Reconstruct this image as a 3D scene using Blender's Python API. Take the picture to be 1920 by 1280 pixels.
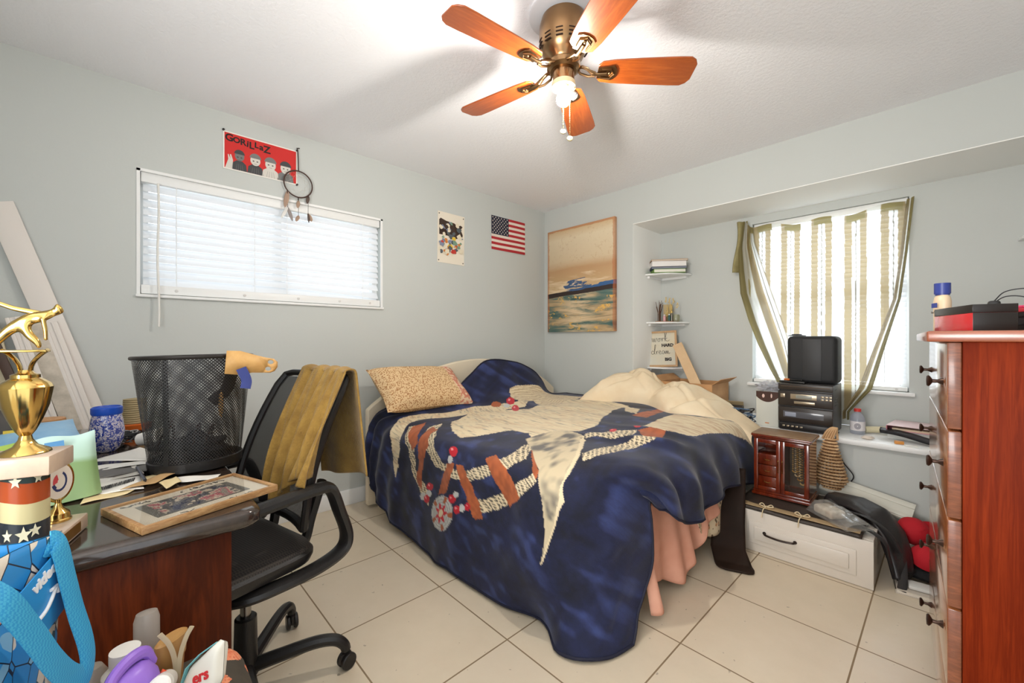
import bpy, bmesh, math, random
import numpy as np
from mathutils import Matrix, Vector, noise as mnoise
R = math.radians
random.seed(7)
S = bpy.context.scene
for o in list(bpy.data.objects): bpy.data.objects.remove(o)
COL = S.collection

# ------------------------------------------------------------------ camera
CAMX, CAMY, CAMZ = 2.8376, -3.1439, 1.1415
YAW = 0.8131265
cam_data = bpy.data.cameras.new('camera')
cam_data.sensor_width = 36.0
cam_data.lens = 771.55 / 1920 * 36
cam_data.shift_y = -4.93 / 1920
cam_data.clip_start = 0.02
cam = bpy.data.objects.new('camera', cam_data)
cam.location = (CAMX, CAMY, CAMZ)
cam.rotation_euler = (R(90), 0, YAW)
COL.objects.link(cam)
S.camera = cam

# ------------------------------------------------------------------ light
S.view_settings.view_transform = 'Standard'
S.view_settings.look = 'None'
S.view_settings.gamma = 1
S.view_settings.use_curve_mapping = False
S.view_settings.exposure = EXPOSURE = 0.71
S.cycles.use_denoising = True
S.cycles.max_bounces = 10
S.cycles.transparent_max_bounces = 24
S.cycles.caustics_reflective = False
S.cycles.caustics_refractive = False
S.cycles.sample_clamp_indirect = 6.0

w = bpy.data.worlds.new('daylight'); S.world = w; w.use_nodes = True
bg = w.node_tree.nodes['Background']
bg.inputs[0].default_value = (0.86, 0.93, 1.0, 1)
bg.inputs[1].default_value = WORLD = 1.2

def area_light(name, loc, rot, sx, sy, power, col=(1, 1, 1)):
    l = bpy.data.lights.new(name, 'AREA'); l.shape = 'RECTANGLE'; l.size = sx; l.size_y = sy
    l.energy = power; l.color = col
    o = bpy.data.objects.new(name, l); o.location = loc; o.rotation_euler = rot
    COL.objects.link(o); return o
def point_light(name, loc, power, rad, col):
    l = bpy.data.lights.new(name, 'POINT'); l.energy = power; l.shadow_soft_size = rad; l.color = col
    o = bpy.data.objects.new(name, l); o.location = loc; COL.objects.link(o); return o

# daylight outside the two windows, and two added fill lamps out of view
area_light('window_daylight', (-0.75, -2.43, 1.75), (0, R(-90), 0), 0.9, 1.7, 0.9, (0.90, 0.95, 1.0))
area_light('window_daylight', (2.23, 1.25, 1.55), (R(-90), 0, 0), 1.3, 1.5, 46, (0.90, 0.95, 1.0))
area_light('rear_fill_up', (2.65, -4.45, 1.25), (R(128), 0, R(-16)), 1.0, 0.9, 44, (1.0, 0.98, 0.95))  # added unseen lamp, aimed up to brighten the ceiling and right side
area_light('side_fill', (3.72, -3.32, 1.05), (0, R(90), 0), 1.9, 1.0, 1.5, (1.0, 0.97, 0.92))  # added unseen lamp to brighten the alcove's left side
BULB_EMIT = 680.0      # the bare bulb on the ceiling fan lights the room

# ------------------------------------------------------------------ materials
def lin(c):
    c = c / 255.0
    return c / 12.92 if c <= 0.04045 else ((c + 0.055) / 1.055) ** 2.4
def rgb(t): return (lin(t[0]), lin(t[1]), lin(t[2]), 1)
class NT:
    """small wrapper to wire shader nodes"""
    def __init__(s, m): s.t = m.node_tree; s.n = s.t.nodes; s.l = s.t.links
    def add(s, typ, **k):
        nd = s.n.new(typ)
        ins = k.pop('ins', {})
        for a, b in k.items(): setattr(nd, a, b)
        for a, b in ins.items():
            if isinstance(b, bpy.types.NodeSocket): s.l.new(b, nd.inputs[a])
            else: nd.inputs[a].default_value = b
        return nd
    def math(s, op, a, b=None):
        nd = s.n.new('ShaderNodeMath'); nd.operation = op
        for i, v in enumerate((a, b)):
            if v is None: continue
            if isinstance(v, bpy.types.NodeSocket): s.l.new(v, nd.inputs[i])
            else: nd.inputs[i].default_value = v
        return nd.outputs[0]
    def mix(s, f, a, b):
        nd = s.n.new('ShaderNodeMix'); nd.data_type = 'RGBA'
        for i, v in ((0, f), (6, a), (7, b)):
            if isinstance(v, bpy.types.NodeSocket): s.l.new(v, nd.inputs[i])
            else: nd.inputs[i].default_value = v
        return nd.outputs[2]
    def ramp(s, f, stops, interp='LINEAR'):
        nd = s.n.new('ShaderNodeValToRGB'); cr = nd.color_ramp; cr.interpolation = interp
        while len(cr.elements) < len(stops): cr.elements.new(0.5)
        for e, (p, c) in zip(cr.elements, stops): e.position = p; e.color = c
        s.l.new(f, nd.inputs[0]); return nd.outputs[0]
    def coord(s, which='Object', scale=None, rot=None):
        tc = s.n.new('ShaderNodeTexCoord'); o = tc.outputs[which]
        if scale or rot:
            mp = s.n.new('ShaderNodeMapping')
            if scale: mp.inputs['Scale'].default_value = scale
            if rot: mp.inputs['Rotation'].default_value = rot
            s.l.new(o, mp.inputs[0]); o = mp.outputs[0]
        return o
    def noise(s, vec, scale, detail=3, rough=.5, dist=0):
        nd = s.add('ShaderNodeTexNoise', ins={'Vector': vec, 'Scale': scale, 'Detail': detail, 'Roughness': rough, 'Distortion': dist})
        return nd.outputs[0]
    def bump(s, h, strength, dist=.01):
        nd = s.add('ShaderNodeBump', ins={'Height': h, 'Strength': strength, 'Distance': dist})
        return nd.outputs[0]
MATS = {}
def new_mat(name):
    m = bpy.data.materials.new(name); m.use_nodes = True
    return m, NT(m), m.node_tree.nodes['Principled BSDF']
def M(name, c, rough=.5, metal=0, var=None, bump=None, trans=0, ior=1.45, sheen=0, coat=0, spec=None, alpha=1, emit=None, sss=0):
    """plain principled material; var=(colour2, scale), bump=(scale, strength)"""
    if name in MATS: return MATS[name]
    m, n, p = new_mat(name)
    p.inputs['Base Color'].default_value = rgb(c)
    p.inputs['Roughness'].default_value = rough
    p.inputs['Metallic'].default_value = metal
    p.inputs['Transmission Weight'].default_value = trans
    p.inputs['IOR'].default_value = ior
    p.inputs['Sheen Weight'].default_value = sheen
    p.inputs['Coat Weight'].default_value = coat
    p.inputs['Coat Roughness'].default_value = .08
    p.inputs['Alpha'].default_value = alpha
    if spec is not None: p.inputs['Specular IOR Level'].default_value = spec
    if emit: p.inputs['Emission Color'].default_value = rgb(emit[0]); p.inputs['Emission Strength'].default_value = emit[1]
    if var or bump: v = n.coord('Object')
    if var:
        f = n.ramp(n.noise(v, var[1], 4, .6), [(.35, (0, 0, 0, 1)), (.68, (1, 1, 1, 1))])
        n.l.new(n.mix(f, rgb(c), rgb(var[0])), p.inputs['Base Color'])
    if bump:
        n.l.new(n.bump(n.noise(v, bump[0], 3), bump[1], .004), p.inputs['Normal'])
    MATS[name] = m; return m
def wood(name, c1, c2, scale=(1, 1, 1), rough=.3, coat=.4, wave=6, dist=4):
    """grain runs along the axis with the smallest scale"""
    if name in MATS: return MATS[name]
    m, n, p = new_mat(name)
    v = n.coord('Object', scale=scale)
    nz = n.noise(v, wave, 6, .6, dist * .4)
    wv = n.noise(v, wave * 5, 3, .6, dist * .2)
    f = n.math('ADD', n.math('MULTIPLY', nz, .75), n.math('MULTIPLY', wv, .35))
    c = n.ramp(f, [(.35, rgb(c1)), (.62, rgb(c2)), (.78, rgb(tuple((a * 2 + b) // 3 for a, b in zip(c1, c2))))])
    n.l.new(c, p.inputs['Base Color'])
    p.inputs['Roughness'].default_value = rough
    p.inputs['Coat Weight'].default_value = coat; p.inputs['Coat Roughness'].default_value = .15
    MATS[name] = m; return m
def netting(name, c, nu, nv, fill=.35, rough=.5, diamond=True):
    """woven wire / mesh cloth: strands opaque, holes open (uses the UV map)"""
    if name in MATS: return MATS[name]
    m, n, p = new_mat(name)
    p.inputs['Base Color'].default_value = rgb(c); p.inputs['Roughness'].default_value = rough
    tc = n.coord('UV'); sx = n.add('ShaderNodeSeparateXYZ', ins={0: tc})
    u = n.math('MULTIPLY', sx.outputs[0], nu); v = n.math('MULTIPLY', sx.outputs[1], nv)
    if diamond: a = n.math('ADD', u, v); b = n.math('SUBTRACT', u, v)
    else: a, b = u, v
    fa = n.math('PINGPONG', a, .5); fb = n.math('PINGPONG', b, .5)
    hole = n.math('MULTIPLY', n.math('GREATER_THAN', fa, fill * .5), n.math('GREATER_THAN', fb, fill * .5))
    n.l.new(n.math('SUBTRACT', 1.0, hole), p.inputs['Alpha'])
    MATS[name] = m; return m
def thin(name, c, gloss=.12, rough=.03, body=0.0):
    """thin clear sheet: lets light straight through, with a surface reflection and an optional milky body"""
    if name in MATS: return MATS[name]
    m, n, p = new_mat(name)
    tp = n.add('ShaderNodeBsdfTransparent', ins={0: rgb(c)})
    gl = n.add('ShaderNodeBsdfGlossy', ins={'Roughness': rough})
    lw = n.add('ShaderNodeLayerWeight', ins={'Blend': .25})
    a = n.add('ShaderNodeMixShader', ins={0: n.math('MINIMUM', n.math('ADD', n.math('MULTIPLY', lw.outputs[1], .3), gloss * .4), .8), 1: tp.outputs[0], 2: gl.outputs[0]})
    out = a
    if body:
        p.inputs['Base Color'].default_value = rgb(c); p.inputs['Roughness'].default_value = .3
        tl = n.add('ShaderNodeBsdfTranslucent', ins={'Color': rgb(c)})
        d = n.add('ShaderNodeMixShader', ins={0: .5, 1: p.outputs[0], 2: tl.outputs[0]})
        out = n.add('ShaderNodeMixShader', ins={0: body, 1: a.outputs[0], 2: d.outputs[0]})
    n.l.new(out.outputs[0], n.n['Material Output'].inputs[0])
    MATS[name] = m; return m
def vcol(name, rough=.9, sheen=0, bump=None, alpha=1, transl=0):
    """colour read from the mesh's own colour attribute"""
    if name in MATS: return MATS[name]
    m, n, p = new_mat(name)
    a = n.add('ShaderNodeVertexColor', layer_name='print')
    n.l.new(a.outputs[0], p.inputs['Base Color'])
    p.inputs['Roughness'].default_value = rough
    p.inputs['Sheen Weight'].default_value = sheen
    p.inputs['Sheen Roughness'].default_value = .4
    if bump:
        n.l.new(n.bump(n.noise(n.coord('Object'), bump[0], 4), bump[1], .004), p.inputs['Normal'])
    MATS[name] = m; return m

# ------------------------------------------------------------------ mesh builder
def TR(loc=(0, 0, 0), rx=0, ry=0, rz=0, sc=None):
    m = Matrix.Translation(loc) @ Matrix.Rotation(R(rz), 4, 'Z') @ Matrix.Rotation(R(ry), 4, 'Y') @ Matrix.Rotation(R(rx), 4, 'X')
    if sc: m = m @ Matrix.Diagonal((*sc, 1))
    return m
class B:
    """collects primitives as raw vertices and faces; every primitive takes an optional matrix"""
    def __init__(s): s.v = []; s.f = []; s.m = []; s.uv = {}; s.mi = 0
    def _add(s, vs, fs, mat=None):
        o = len(s.v)
        s.v += [tuple(mat @ Vector(p)) for p in vs] if mat is not None else [tuple(p) for p in vs]
        s.f += [tuple(i + o for i in f) for f in fs]; s.m += [s.mi] * len(fs)
        return s
    def box(s, x0, x1, y0, y1, z0, z1, bev=0, mat=None, seg=2):
        bm = bmesh.new()
        bmesh.ops.create_cube(bm, size=1, matrix=Matrix.Translation(((x0 + x1) / 2, (y0 + y1) / 2, (z0 + z1) / 2)) @ Matrix.Diagonal((x1 - x0, y1 - y0, z1 - z0, 1)))
        if bev: bmesh.ops.bevel(bm, geom=bm.edges[:], offset=bev, segments=seg, profile=.5, affect='EDGES', clamp_overlap=True)
        bm.verts.index_update()
        vs = [v.co.copy() for v in bm.verts]; fs = [[v.index for v in f.verts] for f in bm.faces]; bm.free()
        return s._add(vs, fs, mat)
    def lathe(s, prof, n=32, mat=None, cap=True, star=None, arc=None):
        """prof = [(r, z)...] around z; star(angle)->radius factor; arc = fraction of the turn"""
        vs = []; fs = []; k = len(prof); cl = arc is None
        cols = n if cl else n + 1
        for i in range(cols):
            a = 2 * math.pi * i / n * (1 if cl else arc)
            q = star(a) if star else 1
            for r, z in prof: vs.append((r * q * math.cos(a), r * q * math.sin(a), z))
        for i in range(n):
            j = (i + 1) % cols
            for t in range(k - 1):
                fs.append((i * k + t, j * k + t, j * k + t + 1, i * k + t + 1))
        if cap and cl:
            if prof[0][0] > 1e-5: fs.append(tuple(i * k for i in range(n))[::-1])
            if prof[-1][0] > 1e-5: fs.append(tuple(i * k + k - 1 for i in range(n)))
        return s._add(vs, fs, mat)
    def cyl(s, a, b, r, r2=None, n=16, mat=None):
        return s.tube([a, b], r, n, r2=r2, mat=mat)
    def tube(s, path, r, n=8, closed=False, r2=None, mat=None, flat=1, up=None, radii=None, cap=True):
        """swept tube; flat squashes it across 'up' (flat<1 gives a strap)"""
        P = [Vector(p) for p in path]; k = len(P); vs = []; fs = []
        nrm = None
        for i, p in enumerate(P):
            a = P[(i - 1) % k] if (closed or i > 0) else p
            b = P[(i + 1) % k] if (closed or i < k - 1) else p
            t = (b - a).normalized()
            if up is not None:
                nrm = (Vector(up) - t * Vector(up).dot(t)).normalized()
            elif nrm is None:
                h = Vector((0, 0, 1)) if abs(t.z) < .9 else Vector((1, 0, 0))
                nrm = (h - t * h.dot(t)).normalized()
            else: nrm = (nrm - t * nrm.dot(t)).normalized()
            bi = t.cross(nrm)
            rr = radii[i] if radii else (r if r2 is None else r + (r2 - r) * i / max(1, k - 1))
            for j in range(n):
                an = 2 * math.pi * j / n
                vs.append(p + nrm * math.cos(an) * rr * flat + bi * math.sin(an) * rr)
        for i in range(k if closed else k - 1):
            i2 = (i + 1) % k
            for j in range(n):
                j2 = (j + 1) % n
                fs.append((i * n + j, i * n + j2, i2 * n + j2, i2 * n + j))
        if cap and not closed:
            fs.append(tuple(range(n))[::-1]); fs.append(tuple((k - 1) * n + j for j in range(n)))
        return s._add(vs, fs, mat)
    def prism(s, poly, z0, z1, mat=None):
        n = len(poly)
        vs = [(x, y, z0) for x, y in poly] + [(x, y, z1) for x, y in poly]
        fs = [tuple(range(n))[::-1], tuple(range(n, 2 * n))] + [(i, (i + 1) % n, n + (i + 1) % n, n + i) for i in range(n)]
        return s._add(vs, fs, mat)
    def grid(s, fn, nu, nv, mat=None, uv=None):
        """fn(u, v) for u, v in 0..1"""
        vs = []; o = len(s.v)
        for i in range(nu + 1):
            for j in range(nv + 1):
                vs.append(fn(i / nu, j / nv))
                if uv: s.uv[o + len(vs) - 1] = uv(i / nu, j / nv)
        k = nv + 1
        return s._add(vs, [(i * k + j, (i + 1) * k + j, (i + 1) * k + j + 1, i * k + j + 1) for i in range(nu) for j in range(nv)], mat)
    def ball(s, c, rx, ry=None, rz=None, nu=16, nv=10, nz=0, seed=0, mat=None, nsc=6):
        ry = ry or rx; rz = rz or rx
        prof = []
        vs = []; fs = []
        for i in range(nv + 1):
            t = math.pi * i / nv
            for j in range(nu):
                a = 2 * math.pi * j / nu
                d = Vector((math.sin(t) * math.cos(a), math.sin(t) * math.sin(a), math.cos(t)))
                q = 1 + (nz * mnoise.noise(d * nsc * .3 + Vector((seed * 3.7, seed, 0))) if nz else 0)
                vs.append((c[0] + d.x * rx * q, c[1] + d.y * ry * q, c[2] + d.z * rz * q))
        for i in range(nv):
            for j in range(nu):
                j2 = (j + 1) % nu
                fs.append((i * nu + j, (i + 1) * nu + j, (i + 1) * nu + j2, i * nu + j2))
        return s._add(vs, fs, mat)
    def face(s, pts, mat=None): return s._add(pts, [tuple(range(len(pts)))], mat)
    def text(s, body, size, mat=None, ext=.0004, align='CENTER', shear=0, off=0, space=1):
        c = bpy.data.curves.new('lettering', 'FONT'); c.body = body; c.size = size; c.extrude = ext
        c.align_x = align; c.align_y = 'CENTER'; c.shear = shear; c.offset = off; c.space_character = space; c.resolution_u = 3
        o = bpy.data.objects.new('lettering', c); COL.objects.link(o)
        dg = bpy.context.evaluated_depsgraph_get(); me = bpy.data.meshes.new_from_object(o.evaluated_get(dg))
        vs = [v.co.copy() for v in me.vertices]; fs = [tuple(p.vertices) for p in me.polygons]
        bpy.data.objects.remove(o); bpy.data.curves.remove(c); bpy.data.meshes.remove(me)
        return s._add(vs, fs, mat)
    def obj(s, name, mat, parent=None, ang=35, solid=0, subd=0, label=None, bevel=0):
        me = bpy.data.meshes.new(name)
        me.from_pydata(s.v, [], s.f)
        mats = mat if isinstance(mat, (list, tuple)) else [mat]
        for q in mats: me.materials.append(q)
        me.polygons.foreach_set('material_index', s.m)
        me.polygons.foreach_set('use_smooth', [ang > 0] * len(s.f))
        if s.uv:
            l = me.uv_layers.new(name='UVMap')
            li = np.empty(len(me.loops), np.int32); me.loops.foreach_get('vertex_index', li)
            d = np.zeros((len(s.v), 2), np.float32)
            for k, t in s.uv.items(): d[k] = t
            l.data.foreach_set('uv', d[li].ravel())
        me.validate(); me.update()
        bm = bmesh.new(); bm.from_mesh(me); bmesh.ops.recalc_face_normals(bm, faces=bm.faces); bm.to_mesh(me); bm.free()
        if 0 < ang < 180: me.set_sharp_from_angle(angle=R(ang))
        o = bpy.data.objects.new(name, me); COL.objects.link(o)
        if parent is not None: o.parent = parent
        if solid:
            k = o.modifiers.new('thickness', 'SOLIDIFY'); k.thickness = solid; k.offset = 0
        if bevel:
            k = o.modifiers.new('edge', 'BEVEL'); k.width = bevel; k.segments = 2; k.limit_method = 'ANGLE'
        if subd:
            k = o.modifiers.new('smooth', 'SUBSURF'); k.levels = subd; k.render_levels = subd
        if label: o['label'] = label
        return o
def tag(o, label, cat, group=None, kind=None):
    o['label'] = label; o['category'] = cat
    if group: o['group'] = group
    if kind: o['kind'] = kind
    return o
def thing(name, label, cat, loc=(0, 0, 0), rz=0, group=None, rot=None):
    o = bpy.data.objects.new(name, None); o.empty_display_size = .05; COL.objects.link(o)
    o.location = loc; o.rotation_euler = rot if rot else (0, 0, R(rz))
    return tag(o, label, cat, group)
def place(o, loc, rz=0, rot=None):
    o.location = loc; o.rotation_euler = rot if rot else (0, 0, R(rz)); return o
def copy_tree(o, parent=None):
    c = o.copy(); COL.objects.link(c)
    if parent is not None: c.parent = parent
    for ch in o.children: copy_tree(ch, c)
    return c
def paint(o, cols):
    """store a printed pattern (linear rgb per vertex) on the mesh"""
    me = o.data; a = me.color_attributes.new('print', 'FLOAT_COLOR', 'POINT')
    d = np.ones((len(me.vertices), 4), np.float32); d[:, :3] = cols
    a.data.foreach_set('color', d.ravel())
def inpoly(x, y, poly):
    r = np.zeros(x.shape, bool); n = len(poly)
    for i in range(n):
        x0, y0 = poly[i]; x1, y1 = poly[(i + 1) % n]
        if y0 == y1: continue
        c = ((y0 > y) != (y1 > y)) & (x < (x1 - x0) * (y - y0) / (y1 - y0) + x0); r ^= c
    return r
def L3(c): return np.array(rgb(c)[:3], np.float32)
def vnoise(x, y, sc, seed=0):
    """cheap smooth value noise, arrays in, 0..1 out"""
    x = np.asarray(x) * sc + seed * 17.3; y = np.asarray(y) * sc + seed * 9.1
    xi = np.floor(x); yi = np.floor(y); fx = x - xi; fy = y - yi
    fx = fx * fx * (3 - 2 * fx); fy = fy * fy * (3 - 2 * fy)
    h = lambda a, b: np.modf(np.abs(np.sin(a * 127.1 + b * 311.7) * 43758.5453))[0]
    return (h(xi, yi) * (1 - fx) + h(xi + 1, yi) * fx) * (1 - fy) + (h(xi, yi + 1) * (1 - fx) + h(xi + 1, yi + 1) * fx) * fy
def spline(pts, n=8, closed=False):
    """Catmull-Rom through points"""
    P = [Vector(p) for p in pts]; k = len(P); out = []
    rng = range(k) if closed else range(k - 1)
    for i in rng:
        p0 = P[(i - 1) % k] if (closed or i > 0) else P[0] * 2 - P[1]
        p1 = P[i]; p2 = P[(i + 1) % k]
        p3 = P[(i + 2) % k] if (closed or i < k - 2) else p2 * 2 - p1
        for j in range(n):
            t = j / n
            out.append(.5 * ((2 * p1) + (p2 - p0) * t + (2 * p0 - 5 * p1 + 4 * p2 - p3) * t * t + (3 * p1 - p0 - 3 * p2 + p3) * t ** 3))
    if not closed: out.append(P[-1])
    return out

# ------------------------------------------------------------------ the room
CEIL = 2.435
RX = 3.46        # right wall
RY = -4.05       # rear wall
AX0, AY, AZ = 1.008, 0.492, 2.118      # alcove: left side, depth, soffit height
LEDGE = 0.548
wall_m, n, p = new_mat('wall_paint')
v = n.coord('Object')
n.l.new(n.mix(n.noise(v, 1.3, 4), rgb((200, 203, 199)), rgb((194, 197, 193))), p.inputs['Base Color'])
p.inputs['Roughness'].default_value = .55
n.l.new(n.bump(n.noise(v, 60, 4, .6), .12, .003), p.inputs['Normal'])
ceil_m, n, p = new_mat('ceiling_texture')
v = n.coord('Object')
p.inputs['Base Color'].default_value = rgb((247, 247, 250)); p.inputs['Roughness'].default_value = .8
n.l.new(n.bump(n.noise(v, 55, 6, .7), .55, .006), p.inputs['Normal'])
white_paint = M('white_paint', (238, 238, 236), .35)
floor_m, n, p = new_mat('floor_tile')
v = n.coord('Object'); sx = n.add('ShaderNodeSeparateXYZ', ins={0: v})
T = .46
def joint(o, off):
    a = n.math('FRACT', n.math('DIVIDE', n.math('SUBTRACT', o, off), T))
    d = n.math('ABSOLUTE', n.math('SUBTRACT', a, .5))
    return n.math('GREATER_THAN', d, .5 - .0028 / T)
j = n.math('MAXIMUM', joint(sx.outputs[0], .77 - 2 * T), joint(sx.outputs[1], -2.0835 - 10 * T))
cx = n.math('FLOOR', n.math('DIVIDE', n.math('SUBTRACT', sx.outputs[0], .77 - 2 * T), T)); cy = n.math('FLOOR', n.math('DIVIDE', n.math('SUBTRACT', sx.outputs[1], -2.0835 - 10 * T), T))
wn = n.add('ShaderNodeTexWhiteNoise', noise_dimensions='2D', ins={'Vector': n.add('ShaderNodeCombineXYZ', ins={0: cx, 1: cy}).outputs[0]})
tile = n.mix(n.noise(v, 9, 5, .65), rgb((224, 209, 184)), rgb((211, 195, 168)))
tile = n.mix(n.math('MULTIPLY', wn.outputs[0], .35), tile, rgb((214, 203, 186)))
speck = n.math('GREATER_THAN', n.noise(v, 42, 2), .735)
tile = n.mix(n.math('MULTIPLY', speck, .5), tile, rgb((120, 104, 86)))
grout = n.mix(n.noise(v, 3, 2), rgb((120, 100, 74)), rgb((150, 128, 98)))
n.l.new(n.mix(j, tile, grout), p.inputs['Base Color'])
n.l.new(n.math('ADD', n.math('MULTIPLY', j, .4), n.math('ADD', .26, n.math('MULTIPLY', n.noise(v, 14, 3), .16))), p.inputs['Roughness'])
n.l.new(n.bump(n.math('SUBTRACT', 1.0, j), .35, .002), p.inputs['Normal'])

def struct(name, b, m, parent=None, **k):
    o = b.obj(name, m, parent, **k)
    if parent is None: o['kind'] = 'structure'
    return o
struct('floor', B().box(-.15, RX + .15, RY - 1.6, .75, -.12, 0), floor_m)
struct('ceiling', B().box(-.15, RX + .15, RY - 1.6, .75, CEIL, CEIL + .12), ceil_m)
WY0, WY1, WZ0, WZ1 = -3.085, -1.772, 1.372, 2.006       # left window opening
b = B()
b.box(-.15, 0, RY - .1, WY0, 0, CEIL).box(-.15, 0, WY1, .15, 0, CEIL).box(-.15, 0, WY0, WY1, 0, WZ0).box(-.15, 0, WY0, WY1, WZ1, CEIL)
struct('wall_left', b, wall_m, ang=0)
VX0, VX1, VZ0, VZ1 = 1.775, 2.672, 0.80, 2.05           # alcove window opening
b = B()
b.box(0, AX0, 0, AY + .15, 0, CEIL)                      # beside the alcove
b.box(AX0, RX, 0, AY + .15, AZ, CEIL)                    # header above it
struct('wall_back', b, wall_m, ang=0)
b = B()
b.box(AX0, VX0, AY, AY + .15, LEDGE, AZ).box(VX1, RX, AY, AY + .15, LEDGE, AZ)
b.box(VX0, VX1, AY, AY + .15, LEDGE, VZ0).box(VX0, VX1, AY, AY + .15, VZ1, AZ)
struct('wall_alcove', b, wall_m, ang=0)
struct('wall_bench', B().box(AX0, RX, .012, AY + .15, 0, LEDGE - .032), wall_m, ang=0)
struct('trim_1', B().box(AX0 + .001, RX - .001, -.022, AY - .001, LEDGE - .032, LEDGE, .006), white_paint)   # the ledge
b = B().box(RX, RX + .15, RY - .1, -3.85, 0, CEIL).box(RX, RX + .15, -2.80, .75, 0, CEIL).box(RX, RX + .15, -3.85, -2.80, 2.05, CEIL)  # the opening is added to let the side fill lamp shine in
struct('wall_right', b, wall_m, ang=0)
b = B()
b.box(-.15, 1.95, RY - .12, RY, 0, CEIL).box(3.3, RX, RY - .12, RY, 0, CEIL).box(1.95, 3.3, RY - .12, RY, 2.25, CEIL)  # the opening is added and sized for fill light from behind
struct('wall_rear', b, wall_m, ang=0)
b = B().box(0, .014, RY, -.014, 0, .105, .004)
struct('baseboard_left', b, white_paint)
struct('baseboard_back', B().box(0, 3.46, -.013, .012, 0, .09, .004), white_paint)
# thin skims: the soffit's white paint, and a whitened side standing in for light
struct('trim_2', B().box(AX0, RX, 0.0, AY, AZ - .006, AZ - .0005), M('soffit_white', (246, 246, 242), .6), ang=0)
struct('jamb_lightening', B().box(AX0, AX0 + .0015, 0.0, AY, LEDGE, AZ - .006), M('soffit_white', (246, 246, 242), .6), ang=0)   # pale skim added so the wall-coloured alcove side looks brighter lit

# --------------------------------------------------------------- left window with its blind
glass = thin('window_glass', (250, 252, 252))
slat_m, n, p = new_mat('blind_slat')
p.inputs['Base Color'].default_value = rgb((240, 240, 240)); p.inputs['Roughness'].default_value = .35
tl = n.add('ShaderNodeBsdfTranslucent', ins={'Color': rgb((236, 240, 246))})
mx = n.add('ShaderNodeMixShader', ins={0: .30, 1: p.outputs[0], 2: tl.outputs[0]})
n.l.new(mx.outputs[0], n.n['Material Output'].inputs[0])
win = bpy.data.objects.new('window_1', None); COL.objects.link(win); win['kind'] = 'structure'; win.location = (-.1, (WY0 + WY1) / 2, WZ0)
hw = (WY1 - WY0) / 2; hh = WZ1 - WZ0
b = B()
for y0, y1, z0, z1 in ((-hw, -hw + .04, 0, hh), (hw - .04, hw, 0, hh), (-hw + .04, hw - .04, 0, .04), (-hw + .04, hw - .04, hh - .04, hh), (-.02, .02, .04, hh - .04)):
    b.box(-.03, .03, y0, y1, z0, z1, .004)
b.obj('window_frame', white_paint, win)
B().box(-.003, .003, -hw + .04, hw - .04, .04, hh - .04).obj('window_pane', glass, win)
b = B()
b.box(-.03, .118, -hw - .012, hw + .012, -.016, -.001, .003)
b.obj('window_sill', white_paint, win)
b = B()
b.box(.092, .104, -hw - .008, -hw + .006, 0, hh + .008).box(.092, .104, hw - .006, hw + .008, 0, hh + .008).box(.092, .104, -hw - .008, hw + .008, hh - .004, hh + .010)
b.obj('window_casing', white_paint, win)

def blind(name, label, loc, rz, half, top, bottom, pitch, depth, tilt, sag=None, val=.055, cords=(-.8, 0, .8), rail_h=.05):
    """venetian blind: local x across, y into the room is -y"""
    t = thing(name, label, 'blind', loc, rz)
    B().box(-half, half, -.018, .03, top - val, top, .004).obj('headrail', white_paint, t)
    b = B(); k = 0; z = top - val - pitch * .6
    while z > bottom + rail_h + pitch * .35:
        k += 1
        q = sag(z) if sag else 0
        def f(u, v, z=z, q=q):
            x = -half * .985 + 2 * half * .985 * u
            w = (v - .5) * depth; c = .0035 * (1 - (2 * v - 1) ** 2)
            a = R(tilt)
            dz = q * max(0, (u - .35) / .65) ** 2
            return (x, -w * math.cos(a) * -1 - c * math.sin(a) - .0, z + dz + w * math.sin(a) + c * math.cos(a))
        b.grid(f, 10, 4); z -= pitch
    b.obj('slats', slat_m, t)
    b = B().box(-half, half, -.028, .028, bottom + .002, bottom + rail_h, .006)
    r = b.obj('bottom_rail', white_paint, t)
    for q in (-.78, -.3, .15, .55, .88): B().lathe([(0, -.003), (.008, -.003), (.008, .002), (.005, .004), (0, .004)], 12, TR((half * q, -.028, bottom + rail_h * .5), rx=90)).obj('cord_plug', M('plug_white', (215, 213, 210), .4), r)
    for q in cords:
        b = B()
        b.cyl((half * q, -.026, top - val), (half * q, -.026, bottom + rail_h), .0016, n=6)
        b.cyl((half * q, .026, top - val), (half * q, .026, bottom + rail_h), .0016, n=6)
        zr = top - val - pitch * 1.1
        while zr > bottom + rail_h + .01:
            b.cyl((half * q, -.026, zr), (half * q, .026, zr), .0008, n=4); zr -= pitch
        b.obj('ladder_cord', M('cord_white', (245, 245, 245), .8), t)
    return t
# local +y points outdoors: for the left wall (outdoors is -x) rotate by +90
bl = blind('window_blind', 'white horizontal slat blind closed over the wide low window on the left wall', (-.03, (WY0 + WY1) / 2, 0), 90, hw - .008, WZ1 + .002, WZ0, .0405, .050, 59,
           sag=lambda z: -.030 if z < 1.50 else (-.012 if z < 1.53 else 0), cords=(-.78, -.22, .0 + .05, .8))
wd = B()
wd.tube([(-hw + .075 + .003 * math.sin(i), -.040 - .004 * i, WZ1 - .055 - i * .083) for i in range(10)], .0052, 8)
wd.obj('tilt_wand', M('wand_plastic', (232, 230, 224), .25), bl)

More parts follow.
